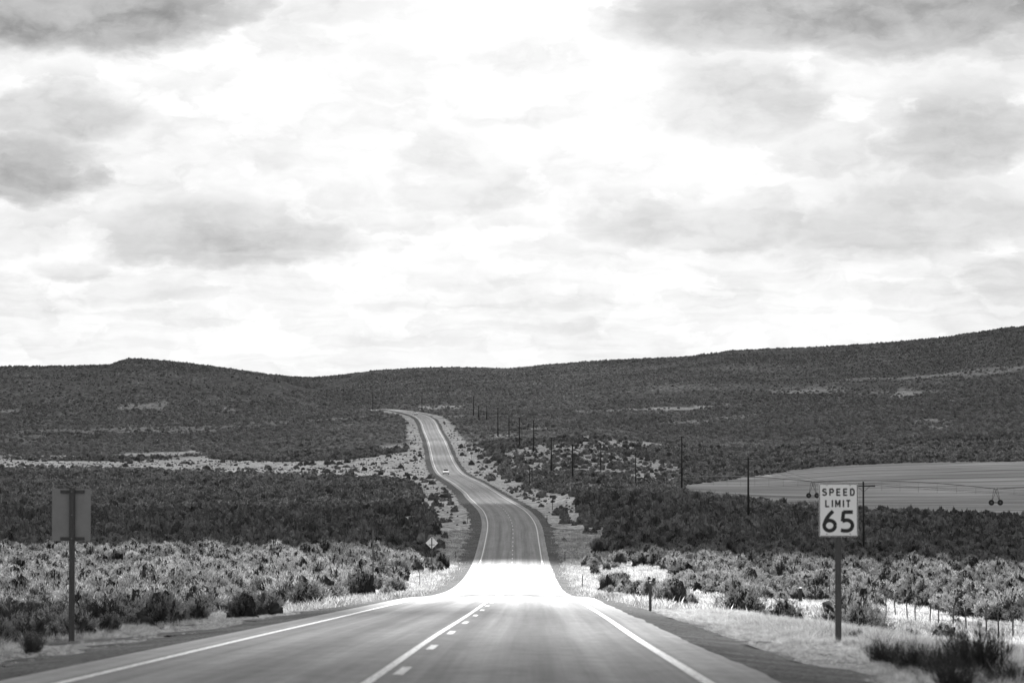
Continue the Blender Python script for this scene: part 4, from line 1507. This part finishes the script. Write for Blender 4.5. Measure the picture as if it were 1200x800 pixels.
# ------------------------------------------------------------------ centre-pivot irrigator in the field
ga, gb = ground(952.5, 583.5), ground(1167, 592)
t = empty('irrigation_machine', (ga + gb) / 2)
tag(t, 'long wheeled irrigation pipe standing in the pale field behind the speed sign', 'irrigator')
o0 = t.location.copy()


def tower(g, htop, k):
    ax = (gb - ga); ax.z = 0; ax.normalize()
    side = Vector((1, 0.25, 0)).normalized()
    fr = MB()
    topp = g + Vector((0, 0, htop))
    wl, wr = g + side * 1.05 + Vector((0, 0, 0.65)), g - side * 1.05 + Vector((0, 0, 0.65))
    for w in (wl, wr):
        for off in (-0.35, 0.35):
            fr.tube(w - o0, topp + Vector((off, 0, 0)) - o0, 0.06, seg=6)
    fr.tube(wl - o0, wr - o0, 0.08, seg=6)
    fr.build('tower_frame', M['pipe'], t)
    for w in (wl, wr):
        wm = MB()
        c = w - o0
        wm.tube(c + Vector((0, -0.18, 0)), c + Vector((0, 0.18, 0)), 0.62, seg=18)
        wh = wm.build('wheel', M['rubber'], t)
        hm = MB()
        hm.tube(c + Vector((0, -0.22, 0)), c + Vector((0, 0.22, 0)), 0.22, seg=10)
        hm.build('hub', M['pipe'], wh)
    return topp


tops_ = [tower(ga, 4.2, 0), tower(gb, 3.9, 1)]
dirv = (gb - ga)
ends = [ga - dirv * 0.9, gb + dirv * 0.9]
pp_ = [Vector((ends[0].x, ends[0].y, tops_[0].z)), tops_[0], tops_[1], Vector((ends[1].x, ends[1].y, tops_[1].z))]
pm = MB(); tm = MB(); dm = MB()
for a, b in zip(pp_[:-1], pp_[1:]):
    n = 10
    prev = None; prevl = None
    for i in range(n + 1):
        f = i / n
        p = a.lerp(b, f); p.z += 0.9 * 4 * f * (1 - f) - 0.2
        ql = a.lerp(b, f); ql.z += -0.2 - 0.35 * 4 * f * (1 - f)
        if prev is not None:
            pm.tube(prev - o0, p - o0, 0.10, seg=6)
            tm.tube(prevl - o0, ql - o0, 0.025, seg=4)
        if 0 < i < n:
            tm.tube(p - o0, ql - o0, 0.02, seg=4)
            dm.tube(ql - o0, ql - o0 - Vector((0, 0, 1.2)), 0.02, seg=4)
        prev, prevl = p, ql
pm.build('water_pipe', M['pipe'], t)
tm.build('truss', M['pipe'], t)
dm.build('drop_hoses', M['rubber'], t)['kind'] = 'stuff'


# ------------------------------------------------------------------ cars
def make_car(name, loc, rz, label):
    t = empty(name, loc, rz)
    tag(t, label, 'car', 'white cars on the road')
    # nose towards -Y (towards the camera when rz = 0)
    lower = [(-2.25, .35), (-2.30, .55), (-2.22, .80), (-1.9, .95), (-1.1, 1.03), (1.9, 1.10), (2.25, 1.02), (2.32, .6), (2.25, .33)]
    bm = bmesh.new()
    rings = []
    xs = [-0.93, -0.88, 0.88, 0.93]
    for x_, k in zip(xs, (0.92, 1.0, 1.0, 0.92)):
        rings.append([bm.verts.new((x_, p[0] * (1 if k == 1 else .985), .34 + (p[1] - .34) * (1 if k == 1 else .90))) for p in lower])
    n = len(lower)
    for a, b in zip(rings[:-1], rings[1:]):
        for i in range(n):
            bm.faces.new((a[i], a[(i + 1) % n], b[(i + 1) % n], b[i]))
    bm.faces.new(rings[0]); bm.faces.new(rings[-1][::-1])
    mb = MB(); mb.bm.free(); mb.bm = bm
    body = mb.build('body', M['carpaint'], t)
    # cabin
    cab = MB(); cb = cab.bm
    lo = [(-.82, -1.05, 1.0), (.82, -1.05, 1.0), (.84, 2.05, 1.07), (-.84, 2.05, 1.07)]
    hi = [(-.62, -.25, 1.58), (.62, -.25, 1.58), (.64, 1.65, 1.60), (-.64, 1.65, 1.60)]
    vl = [cb.verts.new(p) for p in lo]; vh = [cb.verts.new(p) for p in hi]
    cb.faces.new(vh)
    cb.faces.new(vl[::-1])
    for i in range(4):
        cb.faces.new((vl[i], vl[(i + 1) % 4], vh[(i + 1) % 4], vh[i]))
    cab.build('glasshouse', M['glass'], t)
    MB().box((0, .70, 1.615), (1.34, 2.0, 0.05), bev=0.02).build('roof', M['carpaint'], t)
    for s in (-1, 1):
        MB().tube((s * .80, -1.03, 1.02), (s * .64, -.25, 1.60), 0.035, seg=6).build('pillar', M['carpaint'], t)
        MB().box((s * .68, -2.27, .74), (.34, .08, .15), bev=.02).build('headlight', M['lamp'], t)
        MB().box((s * 1.0, -.75, 1.08), (.18, .12, .13), bev=.02).build('mirror', M['carpaint'], t)
        for yy in (-1.4, 1.4):
            w = MB().tube((s * .74, yy, .34), (s * .95, yy, .34), .34, seg=18).build('wheel', M['rubber'], t)
            MB().tube((s * .93, yy, .34), (s * .965, yy, .34), .2, seg=12).build('rim', M['steel'], w)
    MB().box((0, -2.285, .62), (.95, .05, .16)).build('grille', M['darksteel'], t)
    MB().box((0, -2.29, .40), (1.6, .06, .14)).build('lower_bumper', M['darksteel'], t)
    return t


def on_road(Y, d):
    return Vector((float(road_x(Y)) + d, Y, float(road_h(Y)) - 0.03))


sl = float(road_x(1030) - road_x(1020)) / 10
zc = 1010.0
make_car('oncoming_car', on_road(zc, -1.85), -math.atan(sl), 'small white car coming towards the camera on the distant road')
Y2 = 1862.0
make_car('distant_car', on_road(Y2, -1.4), 0.35, 'tiny white car at the far bend near the top of the road')

# ------------------------------------------------------------------ unseen clouds above the frame, shaped so their shadow spares one band of ground
def build_clouds():
    ALT = 1200.0
    g0 = -10.0
    L = (ALT - g0) / SUN_DIR.z
    off = Vector((SUN_DIR.x * L, SUN_DIR.y * L))
    m, N = mat_base('cloud_white')
    d = N.n('ShaderNodeBsdfDiffuse'); d.inputs[0].default_value = (0.85, 0.85, 0.85, 1)
    tr = N.n('ShaderNodeBsdfTransparent')
    mx = N.n('ShaderNodeMixShader')
    ca = N.n('ShaderNodeAttribute', attribute_name='thickness'); N.l(ca.outputs['Fac'], mx.inputs[0])
    N.l(tr.outputs[0], mx.inputs[1]); N.l(d.outputs[0], mx.inputs[2])
    o = N.n('ShaderNodeOutputMaterial'); N.l(mx.outputs[0], o.inputs[0])
    bm = bmesh.new()
    bmesh.ops.create_icosphere(bm, subdivisions=3, radius=1.0)
    bv = np.array([v.co[:] for v in bm.verts]); bf = np.array([[v.index for v in f.verts] for f in bm.faces])
    bm.free()
    Vs = []; Fs = []; nv = 0; Ds = []

    def puff(gx, gy, r, alt=ALT, den=0.8):
        """gx, gy: where its shadow falls"""
        nonlocal nv
        ph = rng.random(3) * 6.28
        q = bv * (1 + 0.10 * np.sin(bv[:, [1]] * 5 + ph[0]) * np.cos(bv[:, [0]] * 6 + ph[1]) + 0.06 * np.sin(bv[:, [2]] * 11 + ph[2]))
        q = q * np.array([r, r, r * 0.35])
        q[:, 2] = np.where(q[:, 2] < 0, q[:, 2] * 0.25, q[:, 2])
        lk = (alt - g0) / (ALT - g0)
        Vs.append(q + np.array([gx + off.x * lk, gy + off.y * lk, alt]))
        Fs.append(bf + nv); nv += len(bv); Ds.append(np.full(len(bv), den))
    GAP0, GAP1 = 58.0, 392.0
    def edge_far(x): return GAP1 - (0.15 if x < 0 else 0.75) * max(-90, min(70, x)) + 9 * math.sin(x / 17.0) + 6 * math.sin(x / 6.1 + 1)
    def edge_near(x): return GAP0 + max(0.0, min(74.0, (-x - 7.5) * 8.0)) + max(0.0, min(24.0, (x - 3.5) * 8.0)) + 4 * math.sin(x / 5.0)
    # the deck beyond the lit band, over valley and hills: thick over the near valley, thinner further off
    for gy in np.arange(GAP1 + 230, 4300, 150):
        hw = 420 + 0.20 * gy
        for gx in np.arange(-hw, hw + 1, 150):
            r = random.uniform(195, 240)
            col_ = 600 + gx / gy * F
            den = float(np.interp(gy, [600, 1150], [0.19, 0.115]))
            if gy > 1500: den = float(np.interp(col_, [0, 350, 500, 800, 1100], [0.26, 0.20, 0.05, 0.10, 0.27]))  # cloud thinned over the middle hills to lighten them
            puff(gx + random.uniform(-35, 35), gy + random.uniform(-15, 40), r, ALT + random.uniform(0, 60), den)
    for gx in np.arange(-480, 481, 18):
        puff(gx + random.uniform(-4, 4), edge_far(gx) + 26 + random.uniform(-3, 3), 25 + random.uniform(-3, 3))
    for gx in np.arange(-480, 481, 105):
        puff(gx, edge_far(gx) + 128 + random.uniform(-5, 5), 108)
    for gx in np.arange(-480, 481, 36):
        puff(gx, edge_far(gx) + 66 + random.uniform(-5, 5), 48)
    # the cloud over the near ground, with a thin ragged edge
    for gx in np.arange(-480, 481, 14):
        puff(gx + random.uniform(-6, 6), edge_near(gx) - 16 + random.uniform(-5, 5), 20 + random.uniform(-3, 4), den=0.25)
    for gx in np.arange(-480, 481, 30):
        puff(gx + random.uniform(-6, 6), edge_near(gx) - 50 + random.uniform(-5, 5), 34 + random.uniform(-3, 6), den=0.6)
    for gx in np.arange(-480, 481, 70):
        puff(gx, GAP0 - 84 + random.uniform(-5, 5), 66)
        if gx < -20: puff(gx, GAP0 - 20 + random.uniform(-5, 5), 60)
    for gx in np.arange(-24, 480, 16):
        puff(gx, GAP0 - 56 + random.uniform(-3, 3), 26)
    for gx in np.arange(-40, -8, 8):
        puff(gx, GAP0 + 4 + random.uniform(-3, 3), 18 - 0 * gx if gx < -26 else 9)
    for gy in np.arange(-330, -80, 100):
        for gx in np.arange(-480, 481, 110):
            puff(gx, gy, 100)
    # unseen shred of cloud, added to lay a thin shadow across the crest
    for gx in np.arange(-44, 45, 22):
        puff(gx + random.uniform(-2, 2), 184 + random.uniform(-2, 2), 26, ALT - 500, den=0.14)
    me = np_mesh('clouds', np.vstack(Vs), np.vstack(Fs), m, smooth=True)
    set_attr(me, 'thickness', np.concatenate(Ds))
    o = mobj('clouds', me)
    tag(o, kind='structure')


build_clouds()
